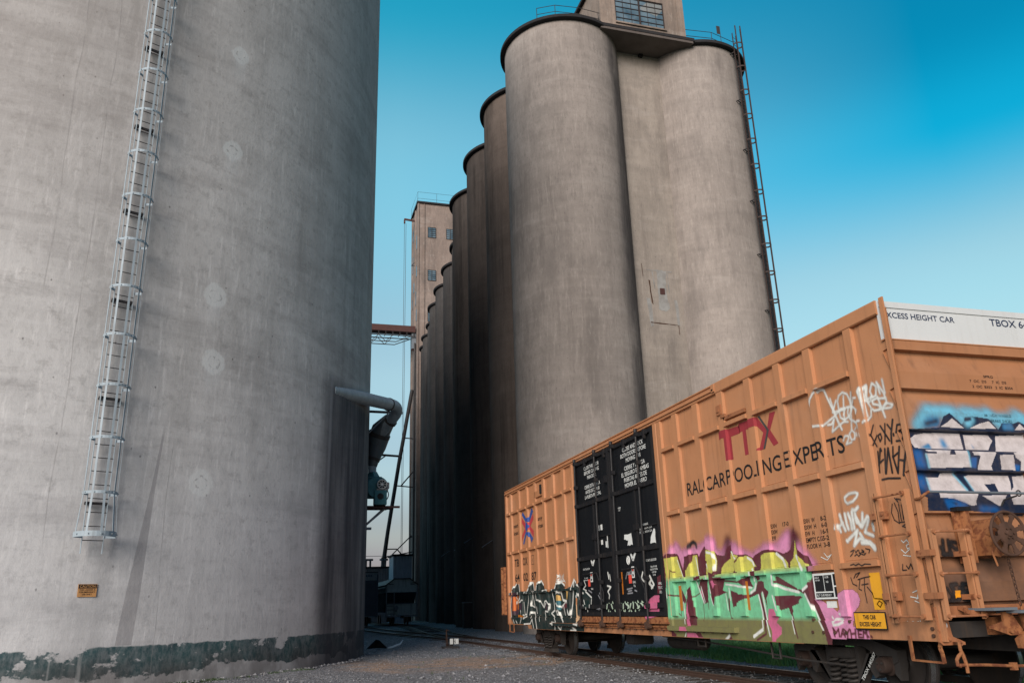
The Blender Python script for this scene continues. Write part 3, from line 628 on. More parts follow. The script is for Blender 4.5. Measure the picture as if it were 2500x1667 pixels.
DOOR_TAGS = [
('l','wht',0.05,0,[18.33,2.2,18.29,2.07]),
('l','wht',0.04,0,[18.41,1.91,18.2,1.88,18.4,1.78,18.31,1.7,18.35,1.63]),
('l','wht',0.04,0,[18.23,2.15,18.2,2.02]),
('l','wht',0.03,0,[19.92,2.08,19.81,1.96,20.0,1.88,19.79,1.84]),
('l','wht',0.05,0,[16.41,2.12,16.5,2.0,16.33,1.92]),
('l','wht',0.06,0,[16.08,2.03,16.01,1.96,16.13,1.89,15.98,1.81]),
('l','wht',0.06,0,[16.29,1.85,16.38,1.68]),
('l','wht',0.05,0,[15.98,1.93,15.91,1.86,16.04,1.79]),
('l','pale',0.05,0,[17.68,1.5,17.55,1.45,17.7,1.37]),
('l','pale',0.05,0,[17.44,1.53,17.48,1.3]),
('l','pale',0.05,0,[17.31,1.51,17.16,1.45,17.32,1.27]),
('l','pale',0.05,0,[17.02,1.52,17.1,1.42]),
('l','pale',0.05,0,[16.9,1.51,16.92,1.4]),
('l','pale',0.05,0,[16.77,1.54,16.67,1.44]),
('l','pale',0.05,0,[16.56,1.53,16.42,1.46]),
('l','pale',0.05,0,[17.62,1.43,17.51,1.32]),
('l','pale',0.05,0,[17.15,1.35,17.07,1.26]),
('l','pale',0.05,0,[16.93,1.35,16.88,1.26]),
('l','pale',0.05,0,[16.74,1.37,16.6,1.44]),
('l','pale',0.05,0,[18.16,1.54,17.99,1.27]),
('l','pale',0.05,0,[18.37,1.51,18.44,1.35]),
('l','pale',0.05,0,[18.34,1.33,18.28,1.26]),
('l','pale',0.05,0,[17.98,1.32,17.86,1.26]),
('l','gry',0.03,0,[17.29,1.8,17.0,1.82]),
('l','gry',0.03,0,[17.23,1.76,17.04,1.77]),
('l','gry',0.03,0,[17.27,1.71,17.0,1.72]),
('l','gry',0.03,0,[16.88,1.77,16.78,1.75]),
('l','gry',0.03,0,[17.31,2.03,17.23,2.16,17.1,2.15]),
('l','gry',0.03,0,[17.15,2.05,17.03,2.18,17.2,2.11,16.98,2.11]),
('l','gry',0.03,0,[18.93,1.76,18.73,1.57]),
('l','gry',0.03,0,[19.01,1.71,18.88,1.6]),
('l','gry',0.03,0,[19.63,1.84,19.43,1.78]),
('l','gry',0.03,0,[19.07,1.38,18.8,1.41]),
('p','pink2',0,[16.37,1.44,16.16,1.58,15.92,1.65,15.7,1.64,15.78,1.23,16.24,1.18,16.33,1.32]),
('p','mar',0,[15.74,2.0,15.56,2.04,15.61,1.69,15.78,1.67])]
TAG_WHITE_HIGH = [
('l','wht',0.035,0.006,[10.13,4.19,10.06,4.32,9.97,4.39,9.85,4.42,9.78,4.4,9.73,4.27,9.62,4.0,9.52,3.75]),
('l','wht',0.025,0.006,[9.67,4.24,9.61,3.97,9.56,3.82]),
('l','wht',0.03,0.006,[9.55,4.18,9.66,4.03,9.51,4.02,9.39,4.02]),
('l','wht',0.03,0.006,[9.52,4.16,9.48,4.23,9.39,4.26,9.3,4.21,9.26,4.1,9.26,3.98,9.32,3.9,9.43,3.87,9.51,3.92,9.52,4.04,9.52,4.16]),
('l','wht',0.025,0.006,[9.38,4.21,9.41,4.05,9.43,3.89]),
('l','wht',0.025,0.006,[9.22,4.22,9.27,3.98,9.32,3.71]),
('l','wht',0.025,0.006,[9.08,4.1,9.19,4.12,9.25,4.02]),
('l','wht',0.035,0.006,[9.35,4.03,9.25,4.02,9.11,3.94,9.13,3.9]),
('l','wht',0.03,0.006,[9.32,4.01,9.35,3.95,9.32,3.86,9.22,3.79,9.08,3.78]),
('l','wht',0.03,0.006,[9.21,3.78,9.14,3.58]),
('l','wht',0.03,0.006,[10.12,3.92,9.97,3.9,9.91,3.89,9.63,3.97,9.48,4.04,9.38,4.03,9.44,3.94]),
('l','wht',0.03,0.006,[9.81,3.88,9.72,3.87,9.65,3.93,9.73,3.76,9.56,3.82,9.45,3.85,9.37,3.83]),
('l','wht',0.03,0.006,[9.02,4.18,8.98,3.95,8.96,3.81]),
('l','wht',0.06,0.006,[8.99,4.2,8.9,4.22,8.94,4.08,8.92,4.03]),
('l','wht',0.06,0.006,[9.01,4.17,8.97,4.04]),
('l','wht',0.03,0.006,[8.94,4.03,8.82,4.06,8.87,4.0,8.92,4.0,8.87,3.91,8.9,3.8,9.02,3.74]),
('l','wht',0.03,0.006,[8.84,4.13,8.78,4.23,8.71,4.17,8.74,4.05,8.81,4.04,8.84,4.13]),
('l','wht',0.03,0.006,[8.66,4.05,8.69,4.22,8.59,4.04,8.58,3.98]),
('l','wht',0.03,0.006,[8.57,4.04,8.58,4.23]),
('l','wht',0.03,0.006,[8.74,4.01,8.83,4.0,8.82,3.95,8.71,3.91,8.7,3.85,8.82,3.86,8.85,3.89]),
('l','wht',0.03,0.006,[8.72,4.03,8.67,3.85,8.64,3.73]),
('l','wht',0.03,0.006,[8.71,4.0,8.57,3.97,8.57,3.92,8.65,3.87,8.56,3.9,8.47,3.86,8.5,3.83,8.67,3.85]),
('l','wht',0.025,0.006,[9.53,3.59,9.48,3.65,9.41,3.64,9.41,3.6,9.48,3.53,9.36,3.54]),
('l','wht',0.025,0.006,[9.38,3.66,9.32,3.7,9.27,3.65,9.29,3.57,9.36,3.57,9.38,3.66]),
('l','wht',0.02,0.006,[9.23,3.72,9.26,3.69]),
('l','wht',0.02,0.006,[9.24,3.65,9.24,3.6])]
TAG_BLACK = [
('l','blk',0.022,0,[8.89,3.68,8.97,3.56,8.89,3.39]),
('l','blk',0.022,0,[8.85,3.53,8.96,3.42]),
('l','blk',0.022,0,[8.82,3.53,8.78,3.54,8.77,3.48,8.81,3.44,8.83,3.51,8.82,3.53]),
('l','blk',0.025,0,[8.76,3.64,8.64,3.42]),
('l','blk',0.022,0,[8.67,3.65,8.73,3.39]),
('l','blk',0.025,0,[8.63,3.63,8.57,3.54]),
('l','blk',0.03,0,[8.52,3.67,8.59,3.5,8.61,3.38]),
('l','blk',0.03,0,[8.55,3.49,8.55,3.47]),
('l','blk',0.025,0,[8.37,3.58,8.46,3.59,8.5,3.5,8.42,3.5,8.38,3.44,8.42,3.38,8.52,3.39]),
('l','blk',0.03,0,[8.91,3.14,8.83,3.35,8.82,3.32]),
('l','blk',0.025,0,[8.89,3.32,8.92,3.05]),
('l','blk',0.025,0,[8.91,3.16,8.81,3.2]),
('l','blk',0.03,0,[8.75,3.33,8.81,3.02]),
('l','blk',0.03,0,[8.8,3.02,8.69,3.33,8.69,3.01]),
('l','blk',0.025,0,[8.6,3.33,8.63,3.2,8.53,3.24]),
('l','blk',0.03,0,[8.63,3.21,8.59,2.99,8.49,3.31]),
('l','blk',0.025,0,[8.53,3.15,8.44,3.12]),
('l','blk',0.035,0,[8.38,3.26,8.45,3.1,8.5,2.95]),
('l','blk',0.025,0,[8.9,2.95,8.78,2.95,8.57,2.92])]
TAG_WHITE_LOW = [
('l','wht',0.035,0.012,[9.69,2.77,9.69,2.82,9.59,2.86,9.46,2.86,9.41,2.84,9.44,2.8,9.53,2.75,9.65,2.73,9.69,2.77]),
('l','wht',0.05,0.012,[9.57,2.64,9.52,2.62,9.45,2.66]),
('l','wht',0.05,0.012,[9.85,2.6,9.83,2.5,9.78,2.38]),
('l','wht',0.05,0.012,[9.74,2.6,9.73,2.46,9.71,2.39]),
('l','wht',0.05,0.012,[9.67,2.6,9.64,2.5,9.64,2.38]),
('l','wht',0.05,0.012,[9.59,2.61,9.59,2.39]),
('l','wht',0.05,0.012,[9.53,2.58,9.52,2.46]),
('l','wht',0.06,0.012,[9.52,2.52,9.45,2.4]),
('l','wht',0.045,0.012,[9.38,2.57,9.43,2.39,9.3,2.52,9.26,2.5,9.39,2.32,9.24,2.26]),
('l','wht',0.045,0.012,[9.91,2.46,9.88,2.37]),
('l','wht',0.04,0.012,[9.93,2.42,9.81,2.49]),
('l','wht',0.04,0.012,[9.22,2.41,9.21,2.33,9.15,2.36]),
('l','wht',0.05,0.012,[9.78,2.24,9.77,2.23]),
('l','wht',0.045,0.012,[9.74,2.25,9.53,2.36,9.65,2.16,9.51,2.25,9.4,2.21,9.25,2.13]),
('l','wht',0.05,0.012,[9.49,2.31,9.45,2.25]),
('l','wht',0.06,0.012,[9.48,2.19,9.32,2.18,9.25,2.09])]
TAGS_SMALL = [
('l','blk',0.014,0,[9.74,2.09,9.67,2.11,9.7,2.07]),
('l','blk',0.014,0,[9.65,2.1,9.64,2.07,9.59,2.1]),
('l','blk',0.014,0,[9.57,2.1,9.57,2.06,9.54,2.06]),
('l','blk',0.014,0,[9.51,2.1,9.47,2.08,9.52,2.07,9.47,2.06]),
('l','blk',0.014,0,[9.43,2.11,9.35,2.09,9.38,2.05]),
('l','blk',0.014,0,[9.76,2.03,9.71,2.06]),
('l','blk',0.014,0,[9.67,2.03,9.62,2.05,9.59,2.02,9.54,2.05,9.48,2.03,9.44,2.05]),
('l','blk',0.014,0,[9.68,1.91,9.61,1.92,9.58,1.9,9.51,1.92,9.46,1.89,9.39,1.91,9.28,1.9]),
('l','blk',0.014,0,[9.82,1.75,9.8,1.67,9.72,1.64]),
('l','blk',0.014,0,[9.76,1.74,9.71,1.79,9.62,1.81,9.7,1.75]),
('l','blk',0.014,0,[9.68,1.72,9.56,1.74,9.43,1.75]),
('l','blk',0.014,0,[9.64,1.72,9.69,1.6,9.64,1.58]),
('l','blk',0.014,0,[9.55,1.73,9.58,1.57,9.57,1.42]),
('l','blk',0.014,0,[9.52,1.62,9.44,1.54,9.42,1.47]),
('l','blk',0.014,0,[9.62,1.65,9.49,1.66]),
('l','blk',0.014,0,[8.73,2.69,8.68,2.63,8.7,2.68,8.55,2.63]),
('l','blk',0.014,0,[8.79,2.62,8.83,2.52,8.8,2.42,8.72,2.37]),
('l','blk',0.014,0,[8.75,2.63,8.71,2.51,8.72,2.39]),
('l','blk',0.014,0,[8.68,2.61,8.68,2.4]),
('l','blk',0.014,0,[8.63,2.59,8.64,2.41,8.57,2.56]),
('l','blk',0.014,0,[8.57,2.57,8.55,2.4,8.62,2.44]),
('l','blk',0.014,0,[8.72,2.38,8.53,2.38,8.68,2.33,8.56,2.29]),
('l','blk',0.014,0,[8.79,1.87,8.81,1.8,8.74,1.8]),
('l','blk',0.014,0,[8.73,1.85,8.7,1.81,8.65,1.87,8.63,1.8,8.59,1.86,8.55,1.8]),
('l','blk',0.014,0,[9.05,2.03,9.06,1.84,9.02,1.76]),
('l','blk',0.014,0,[9.03,1.72,9.05,1.59,9.05,1.36,9.05,1.26]),
('l','blk',0.014,0,[9.4,1.47,9.27,1.46,9.21,1.4]),
('l','blk',0.014,0,[9.38,1.4,9.33,1.44,9.28,1.41,9.33,1.36,9.38,1.4]),
('l','wht',0.012,0,[8.74,2.16,8.71,2.13,8.65,2.16,8.62,2.12,8.56,2.17]),
('l','wht',0.012,0,[8.67,2.09,8.63,2.11,8.6,2.07,8.66,2.05,8.67,2.09]),
('l','wht',0.012,0,[8.77,2.05,8.71,2.0,8.61,2.05,8.56,1.96]),
('l','wht',0.012,0,[8.75,1.98,8.63,1.96,8.53,2.0]),
('l','wht',0.012,0,[8.7,1.53,8.59,1.56,8.65,1.45,8.55,1.54]),
('l','wht',0.012,0,[8.75,1.48,8.57,1.45]),
('l','wht',0.012,0,[8.69,1.43,8.57,1.39]),
('l','wht',0.012,0,[10.32,2.11,10.26,2.05,10.12,2.09]),
('l','wht',0.012,0,[10.4,2.06,10.27,2.01,10.19,2.06]),
('l','wht',0.012,0,[8.88,1.17,8.85,1.09,8.79,1.19,8.75,1.09,8.69,1.19,8.62,1.11]),
('l','wht',0.012,0,[8.88,1.19,8.84,1.11,8.77,1.19,8.76,1.09,8.7,1.19,8.65,1.04]),
('l','wht',0.012,0,[8.85,1.17,8.67,1.18,8.87,1.11]),
('l','wht',0.012,0,[8.66,1.2,8.61,1.04,8.54,1.18]),
('l','wht',0.012,0,[8.62,1.17,8.48,1.11,8.61,1.04]),
('l','wht',0.012,0,[8.53,1.15,8.42,1.0])]
MURAL_END = [
('l','lblu',0.16,0.06,[7.89,3.56,8.06,3.73,8.11,3.78,8.28,3.76,8.5,3.78,8.62,3.65,8.71,3.77,9.01,3.73,9.08,3.77,9.24,3.62,9.29,3.68,9.49,3.68,9.56,3.76,9.69,3.66]),
('p','mblu',0.04,[7.94,3.55,8.09,3.69,8.26,3.68,8.24,3.56]),
('p','navy',0.005,[8.23,3.55,8.33,3.7,8.44,3.75,8.61,3.6,8.68,3.7,8.78,3.72,9.07,3.69,9.19,3.55,9.27,3.64,9.47,3.64,9.56,3.67,9.71,3.61,9.37,2.43,8.59,2.48,8.37,2.49,7.81,2.49,7.84,2.65,7.7,2.71,7.67,2.91,7.66,3.18,7.71,3.51]),
('p','mblu',0.02,[9.28,3.63,9.43,3.64,9.45,3.55,9.27,3.55]),
('p','lblu',0.03,[8.62,3.64,8.78,3.74,8.83,3.67,8.75,3.58,8.66,3.57]),
('p','navy',0.01,[8.66,3.69,8.78,3.71,8.78,3.66,8.66,3.64]),
('p','navy',0.02,[8.0,3.61,8.23,3.67,8.22,3.61,8.02,3.57]),
('p','gwht',0.005,[8.25,3.56,8.37,3.62,8.46,3.68,8.63,3.55]),
('p','gwht',0.005,[8.71,3.55,8.89,3.62,9.06,3.66,9.16,3.56]),
('p','gwht',0.005,[9.46,3.55,9.57,3.64,9.66,3.56]),
('p','gwht',0.005,[7.76,3.39,7.89,3.46,8.06,3.49,8.62,3.5,8.56,3.27,7.92,3.27,7.8,3.28]),
('p','gwht',0.005,[8.67,3.48,9.08,3.49,9.11,3.41,8.96,3.27,8.6,3.27]),
('p','gwht',0.005,[9.2,3.48,9.69,3.51,9.61,3.26,9.08,3.26]),
('p','gwht',0.005,[7.93,3.2,7.96,3.26,8.61,3.26,8.62,3.04,7.94,3.02]),
('p','gwht',0.005,[8.69,3.25,9.08,3.25,8.94,3.06,8.95,3.01,8.7,3.01,8.8,3.19,8.7,3.2]),
('p','gwht',0.005,[9.1,3.21,9.35,3.22,9.34,3.01,9.1,3.02]),
('p','gwht',0.005,[9.37,3.25,9.61,3.26,9.54,3.0,9.41,3.01,9.45,3.13,9.38,3.15]),
('p','gwht',0.005,[7.93,2.91,8.12,2.91,8.18,2.97,8.38,2.98,8.51,2.73,7.9,2.73]),
('p','gwht',0.005,[8.54,2.93,8.62,2.95,9.27,2.95,9.25,2.85,9.18,2.71,8.6,2.72]),
('p','gwht',0.005,[9.33,2.94,9.53,2.96,9.41,2.57,9.17,2.57,9.15,2.71,9.27,2.8]),
('p','gwht',0.005,[8.03,2.71,8.64,2.7,8.58,2.61,8.58,2.56,8.5,2.55,8.24,2.64,8.03,2.65]),
('p','gwht',0.005,[8.69,2.68,9.09,2.69,9.0,2.57,8.93,2.55]),
('p','mblu',0.012,[7.88,3.28,8.05,3.35,8.06,3.27]),
('p','mblu',0.03,[8.25,3.4,8.31,3.43,8.33,3.29,8.23,3.28]),
('p','mblu',0.01,[8.73,3.35,8.75,3.3,8.73,3.29]),
('p','navy',0.004,[7.89,3.24,8.11,3.23,8.11,3.21,7.92,3.21]),
('p','navy',0.004,[8.34,3.25,8.41,3.26,8.41,3.2,8.31,3.2]),
('p','navy',0.004,[8.62,3.26,8.69,3.25,8.7,3.2,8.79,3.2,8.74,3.11,8.71,3.01,8.62,3.02]),
('p','navy',0.004,[8.94,3.06,9.05,3.21,9.1,3.25,9.36,3.25,9.38,3.18,9.45,3.13,9.4,3.01,9.33,3.01,9.35,3.22,9.12,3.21,9.1,3.03]),
('p','navy',0.004,[8.81,2.83,8.99,2.84,8.98,2.72,8.85,2.73]),
('p','mblu2',0.008,[8.64,3.17,8.74,3.17,8.69,3.03,8.62,3.04]),
('p','mblu2',0.01,[9.33,3.09,9.42,3.08,9.39,3.01,9.33,3.01]),
('p','mblu2',0.03,[7.74,3.24,7.88,3.24,7.92,3.03,7.77,3.02]),
('p','mblu2',0.04,[7.71,2.93,7.92,2.95,7.88,2.76,7.72,2.76]),
('p','mblu2',0.02,[8.08,2.63,8.24,2.63,8.45,2.57,8.33,2.51,8.12,2.51]),
('p','mblu2',0.03,[8.61,2.55,8.89,2.53,8.93,2.48,8.61,2.48]),
('p','navy',0.01,[8.16,2.6,8.28,2.58,8.26,2.56]),
('l','lblu',0.03,0.01,[7.94,3.19,7.95,3.03]),
('l','lblu',0.02,0.01,[8.62,3.25,8.61,3.05]),
('l','lblu',0.02,0.01,[7.94,2.9,7.91,2.74]),
('l','lblu',0.03,0.01,[8.38,2.96,8.49,2.75]),
('l','lblu',0.02,0.01,[8.55,2.92,8.59,2.75])]
TAGS_END = [
('l','blk',0.05,0.012,[7.94,2.13,7.92,1.97]),
('l','blk',0.04,0.012,[7.89,2.05,7.93,1.95]),
('l','blk',0.045,0.012,[8.02,2.13,8.02,2.1]),
('l','blk',0.05,0.012,[8.13,2.1,8.07,2.11,8.03,2.08,8.1,2.03,8.17,1.99]),
('l','blk',0.05,0.012,[8.02,2.08,8.02,1.96]),
('l','blk',0.05,0.012,[8.23,2.11,8.16,2.05,8.23,2.06]),
('l','blk',0.06,0.012,[7.91,1.96,8.28,1.96]),
('l','blk',0.035,0.008,[7.87,1.57,7.93,1.46]),
('l','blk',0.06,0.008,[7.94,1.59,7.97,1.52,7.92,1.43]),
('l','blk',0.05,0.008,[7.94,1.6,8.02,1.61]),
('l','blk',0.05,0.008,[8.06,1.57,8.03,1.45]),
('l','blk',0.055,0.008,[8.11,1.6,8.09,1.47,8.12,1.44]),
('l','blk',0.05,0.008,[8.11,1.61,8.21,1.6,8.22,1.54,8.13,1.52,8.26,1.47,8.23,1.43,8.09,1.43]),
('l','blk',0.05,0.008,[7.88,1.42,8.02,1.43]),
('p','yel',0,[7.98,1.54,8.06,1.54,8.05,1.46,7.97,1.45])]
# ------------------------------------------------------------------ ground
def ground_mat():
    t=NT('gravel'); w=t.world(); x,y,z=t.xyz(w)
    v=t.voro(w,24); c=t.xyz(v[1])[0]; v2=t.voro(w,11); c2=t.xyz(v2[1])[1]
    n=t.noise(w,.55,5,.6); n2=t.noise(w,5,5,.6)
    col=t.mix(c,(.13,.132,.142),(.52,.52,.53)); col=t.mix(t.ss(c2,.6,.9,0,.5),col,(.52,.52,.53))
    col=t.mix(t.ss(n2,.35,.7,0,.6),col,(.085,.085,.09)); col=t.mix(t.ss(v[0],.3,.7,0,.65),col,(.03,.03,.032))
    # tan trodden strip between the silo foot and the tracks
    q=t.m_('ADD',y,t.m_('MULTIPLY',x,.15)); q=t.m_('ADD',q,t.m_('MULTIPLY',t.m_('SUBTRACT',n,.5),7))
    tan=t.m_('MULTIPLY',t.ss(q,22.2,24.5),t.ss(q,26.5,29.5,1,0)); tan=t.m_('MULTIPLY',tan,t.ss(x,1.5,3.2)); tan=t.m_('MULTIPLY',tan,t.ss(t.noise(w,1.3,5),.36,.58,.1,.72))
    col=t.mix(tan,col,t.mix(c,(.22,.135,.085),(.52,.35,.23)))
    near=t.m_('MULTIPLY',t.ss(q,20,24,1,0),.30); col=t.mix(near,col,t.mix(c,(.09,.08,.075),(.30,.28,.26)))
    # soil beyond the yard
    far=t.ss(x,16,24); col=t.mix(far,col,(.05,.06,.035))
    h=t.m_('ADD',t.m_('MULTIPLY',v[0],-1),t.m_('MULTIPLY',n2,.4)); t.bump(h,.9,.03)
    return t.end(col,.95,0,.15)
M['gravel']=ground_mat()
def ground_h(x,y):
    h=.03*math.sin(x*.8+1)*math.sin(y*.35)+.02*math.sin(x*2.1+y*1.3)
    return h*(0 if (x>7.2 or y>70 or y<-6 or x<-30) else 1)
g=MB(); xs=[-2500,-300,-60,-30]+[x*.5 for x in range(-40,30)]+[15,18,25,60,300,2500]; ys=[-2500,-300,-40,-8]+[y*.5 for y in range(-12,120)]+[60,64,70,90,140,300,3000]
for y in ys:
    for x in xs: g.v.append((x,y,ground_h(x,y)))
nx=len(xs)
for j in range(len(ys)-1):
    for i in range(nx-1): g.f.append((j*nx+i,j*nx+i+1,(j+1)*nx+i+1,(j+1)*nx+i))
tag(g.build('ground',M['gravel'],smooth=True),kind='structure')
# ballast bed under the tracks
def bed(name,center,y0,y1,w,z,step=1.0):
    b=MB(); n=int((y1-y0)/step)+1; prof=[(-w-.45,-.02),(-w,z),(w,z),(w+.45,-.02)]
    for i in range(n):
        y=y0+i*step; cx=center(y)
        for o,h in prof: b.v.append((cx+o*(1+.05*math.sin(y*1.7+o)),y,h+(0 if h<0 else .012*math.sin(y*2.3+o*3))))
    for i in range(n-1):
        for k in range(3): b.f.append((i*4+k,i*4+k+1,(i+1)*4+k+1,(i+1)*4+k))
    return tag(b.build(name,M['gravel'],smooth=True),kind='structure')
def smooth01(t): t=max(0,min(1,t)); return t*t*(3-2*t)
TX=9.215
c_left=lambda y: TX-1.1*smooth01((y-36)/30)
c_right=lambda y: TX+3.75*smooth01((y-36)/48)
bed('ballast',c_left,-12,140,1.45,.045); bed('ballast',c_right,38,140,1.3,.041)
# loose stones lying on the yard
stones=MB(); rs=random.Random(3)
def stone(x,y,s,z0):
    a=rs.random()*6.28; v=[]
    for dx,dy,dz in ((1,0,0),(0,1,0),(-1,0,0),(0,-1,0),(0,0,.7),(0,0,-.5)):
        k=s*rs.uniform(.6,1.25); X=dx*math.cos(a)-dy*math.sin(a); Y=dx*math.sin(a)+dy*math.cos(a); v.append((x+X*k,y+Y*k,z0+dz*k+s*.25))
    stones.add(v,[(0,1,4),(1,2,4),(2,3,4),(3,0,4),(1,0,5),(2,1,5),(3,2,5),(0,3,5)])
def stone_mat():
    t=NT('loose_stone'); w=t.world(); c=t.xyz(t.voro(w,14)[1])[0]
    return t.end(t.mix(c,(.08,.08,.088),(.29,.29,.30)),.9,0,.15)
M['stone']=stone_mat()
n=0
while n<6500:
    y=13+30*rs.random()**1.6; x=rs.uniform(-3.5,7.3)
    if math.hypot(x+9.5,y-33.01)<13.05: continue
    if 22.5<y+.15*x<28.5 and rs.random()<.75: continue
    stone(x,y,rs.choice((.012,.018,.022,.03)) if rs.random()<.97 else rs.uniform(.04,.07),ground_h(x,y)); n+=1
for _ in range(3000):
    y=rs.uniform(12,46); x=TX+rs.uniform(-1.9,1.9); stone(x,y,rs.uniform(.018,.035),.045 if abs(x-TX)<1.45 else .02)
for _ in range(260):   # rubble along the silo foot
    a=R(rs.uniform(30,88)); r=13.0+abs(rs.gauss(0,.18)); stone(-9.5+r*math.sin(a),33.01-r*math.cos(a),rs.uniform(.03,.075),.01)
tag(stones.build('gravel_stones',M['stone']),kind='stuff')
# grass
def grass_mat():
    t=NT('grass_blade'); w=t.world(); n=t.noise(w,.7,4); n2=t.noise(w,9,2)
    col=t.mix(t.ss(n,.3,.7),(.06,.20,.07),(.12,.27,.09)); col=t.mix(t.ss(n2,.5,.8,0,.5),col,(.15,.19,.07)); return t.end(col,.7,0,.2)
M['grass']=grass_mat()
M['weed']=paint('weed_blade',(.045,.075,.03),.8,.5,6)
def grass(name,pts,h,w=.012,mat='grass'):
    g=MB(); q=random.Random(11)
    for x,y in pts:
        a=q.random()*6.28; l=q.uniform(.5,1.3)*h; bx,by=math.cos(a)*w*q.uniform(.7,1.6),math.sin(a)*w*q.uniform(.7,1.6); lx,ly=q.gauss(0,.35)*l,q.gauss(0,.35)*l
        i=len(g.v); g.v+=[(x-bx,y-by,-.01),(x+bx,y+by,-.01),(x+lx*.5+bx*.6,y+ly*.5+by*.6,l*.6),(x+lx,y+ly,l)]; g.f+=[(i,i+1,i+2),(i,i+2,i+3)]
    me=bpy.data.meshes.new(name); me.from_pydata(g.v,[],g.f); return tag(link(name,me,M[mat]),kind='stuff')
q=random.Random(5); pts=[]
while len(pts)<60000:
    y=2+34*q.random()**1.15; x=11.6+13*q.random()**1.3
    if x<11.9+.7*math.sin(y*.9)+.4*math.sin(y*2.3) and q.random()<.75: continue
    if y>25+.35*(x-11.6)+math.sin(x*1.7): continue
    pts.append((x,y))
grass('grass_field',pts,.15,.014)
lawn=MB(); lawn.v=[(11.9,-30,.012),(60,-30,.012),(60,40,.012),(17,31,.012),(13.4,26.5,.012),(12.1,24,.012)]; lawn.f=[(0,1,2,3,4,5)]
def lawn_mat():
    t=NT('turf'); w=t.world(); n=t.noise(w,3,6); return t.end(t.mix(t.ss(n,.3,.7),(.025,.075,.028),(.05,.10,.035)),.9,0,.1)
M['turf']=lawn_mat(); tag(lawn.build('lawn',M['turf']),kind='structure')
wp=[]
while len(wp)<1500:
    a=R(q.uniform(28,56)); r=13.05+abs(q.gauss(0,.28)); x,y=-9.5+r*math.sin(a),33.01-r*math.cos(a)
    if math.sin(a*31)+math.sin(a*77)*.6+q.gauss(0,.5)<.1: continue
    wp.append((x,y))
for _ in range(120): wp.append((q.uniform(3.2,8),q.uniform(19,34)))
grass('weeds',wp,.06,.010,'weed')
# ------------------------------------------------------------------ railway tracks
def track(label,center,y0,y1,ties,loc):
    t=thing('railway_track',label,'railway track',loc)
    N=int((y1-y0)/1.0); 
    for s in (-1,1):
        prof=[(-.07,.045),(.07,.045),(.07,.06),(.012,.085),(.012,.118),(.037,.125),(.037,.148),(-.037,.148),(-.037,.125),(-.012,.118),(-.012,.085),(-.07,.06)]
        m=MB(); np_=len(prof)
        for i in range(N+1):
            y=y0+(y1-y0)*i/N; cx=center(y)+s*.755
            for o,h in prof: m.v.append((cx+o,y,h))
        for i in range(N):
            for k in range(np_): m.f.append((i*np_+k,i*np_+(k+1)%np_,(i+1)*np_+(k+1)%np_,(i+1)*np_+k))
        rl=m.build('rail',M['rail'],t)
        h=MB()
        for i in range(N+1):
            y=y0+(y1-y0)*i/N; cx=center(y)+s*.755; h.v+=[(cx-.030,y,.1505),(cx+.030,y,.1505)]
        for i in range(N): h.f.append((2*i,2*i+1,2*i+3,2*i+2))
        LOC[rl.name]=(0,0,0); h.build('running_surface',M['railtop'],rl)
    tm=None; y,step,n=ties
    for i in range(n):
        yy=y+i*step
        if tm is None:
            b=MB().box((-1.3,-.11,-.11),(1.3,.11,.052),.012); tm=b.build('tie',M['tie'],t,local=True); tm.location=(center(yy)-loc[0],yy-loc[1],0)
        else:
            c=tm.copy(); COL.objects.link(c); c.location=(center(yy)-loc[0]+random.uniform(-.05,.05),yy-loc[1],random.uniform(-.008,.004)); c.rotation_euler.z=random.uniform(-.02,.02)
    return t
track('long straight railway track under the orange boxcar, curving slightly left beyond it',c_left,-12,140,(5.0,.55,99),(TX,5,0))
track('side railway track branching right to the grey hopper car',c_right,42,140,(56,.7,90),(TX+1,50,0))
# switch stand
s=thing('switch_stand','low switch stand with black and white target plate beside the track','switch stand',(7.1,33.9,0))
MB().box((6.78,33.65,.0),(7.42,34.15,.09),.01).box((6.95,33.75,.09),(7.2,34.0,.2),.02).build('base',M['dksteel'],s)
MB().box((7.03,33.62,.17),(7.38,33.635,.375)).build('target_plate',M['wht'],s)
MB().box((7.16,33.612,.17),(7.20,33.618,.375)).box((7.23,33.612,.2),(7.255,33.618,.24)).box((7.23,33.612,.3),(7.255,33.618,.34)).box((7.20,33.612,.26),(7.26,33.618,.28)).build('target_marking',M['blk'],s)
MB().tube([(6.9,33.7,.1),(6.86,33.5,.73)],.014).tube([(6.97,33.7,.1),(6.86,33.5,.73)],.014).tube([(6.93,33.65,.35),(6.87,33.6,.35)],.012).tube([(6.86,33.5,.72),(6.98,33.5,.68)],.012).build('lever',M['rust'],s)
# scrap on the gravel
def bm_obj(name,verts,faces,mat,label,cat,thick):
    me=bpy.data.meshes.new(name); bm=bmesh.new(); vs_=[bm.verts.new(v) for v in verts]
    for f in faces: bm.faces.new([vs_[i] for i in f])
    r=bmesh.ops.solidify(bm,geom=bm.faces[:],thickness=thick); bm.to_mesh(me); bm.free()
    return tag(link(name,me,mat),label,cat)
bm_obj('scrap_flap',[(4.0,36.1,.02),(4.35,36.0,.05),(4.40,36.05,.38),(4.52,35.9,.36),(4.85,35.75,.04),(4.65,36.2,.03)],[(0,1,2),(1,3,2),(1,4,3),(1,5,4)],M['scrap'],'torn black rubber flap lying on the gravel','scrap',.012)
b=MB(); b.tube([(4.85,35.75,.03),(5.1,36.1,.06),(5.35,36.7,.10),(5.6,37.3,.12),(5.75,37.6,.26)],[.05,.05,.045,.04,.02],6)
tag(b.build('scrap_strip',M['scrapw']),'pale bent strip lying on gravel next to the black flap','scrap')
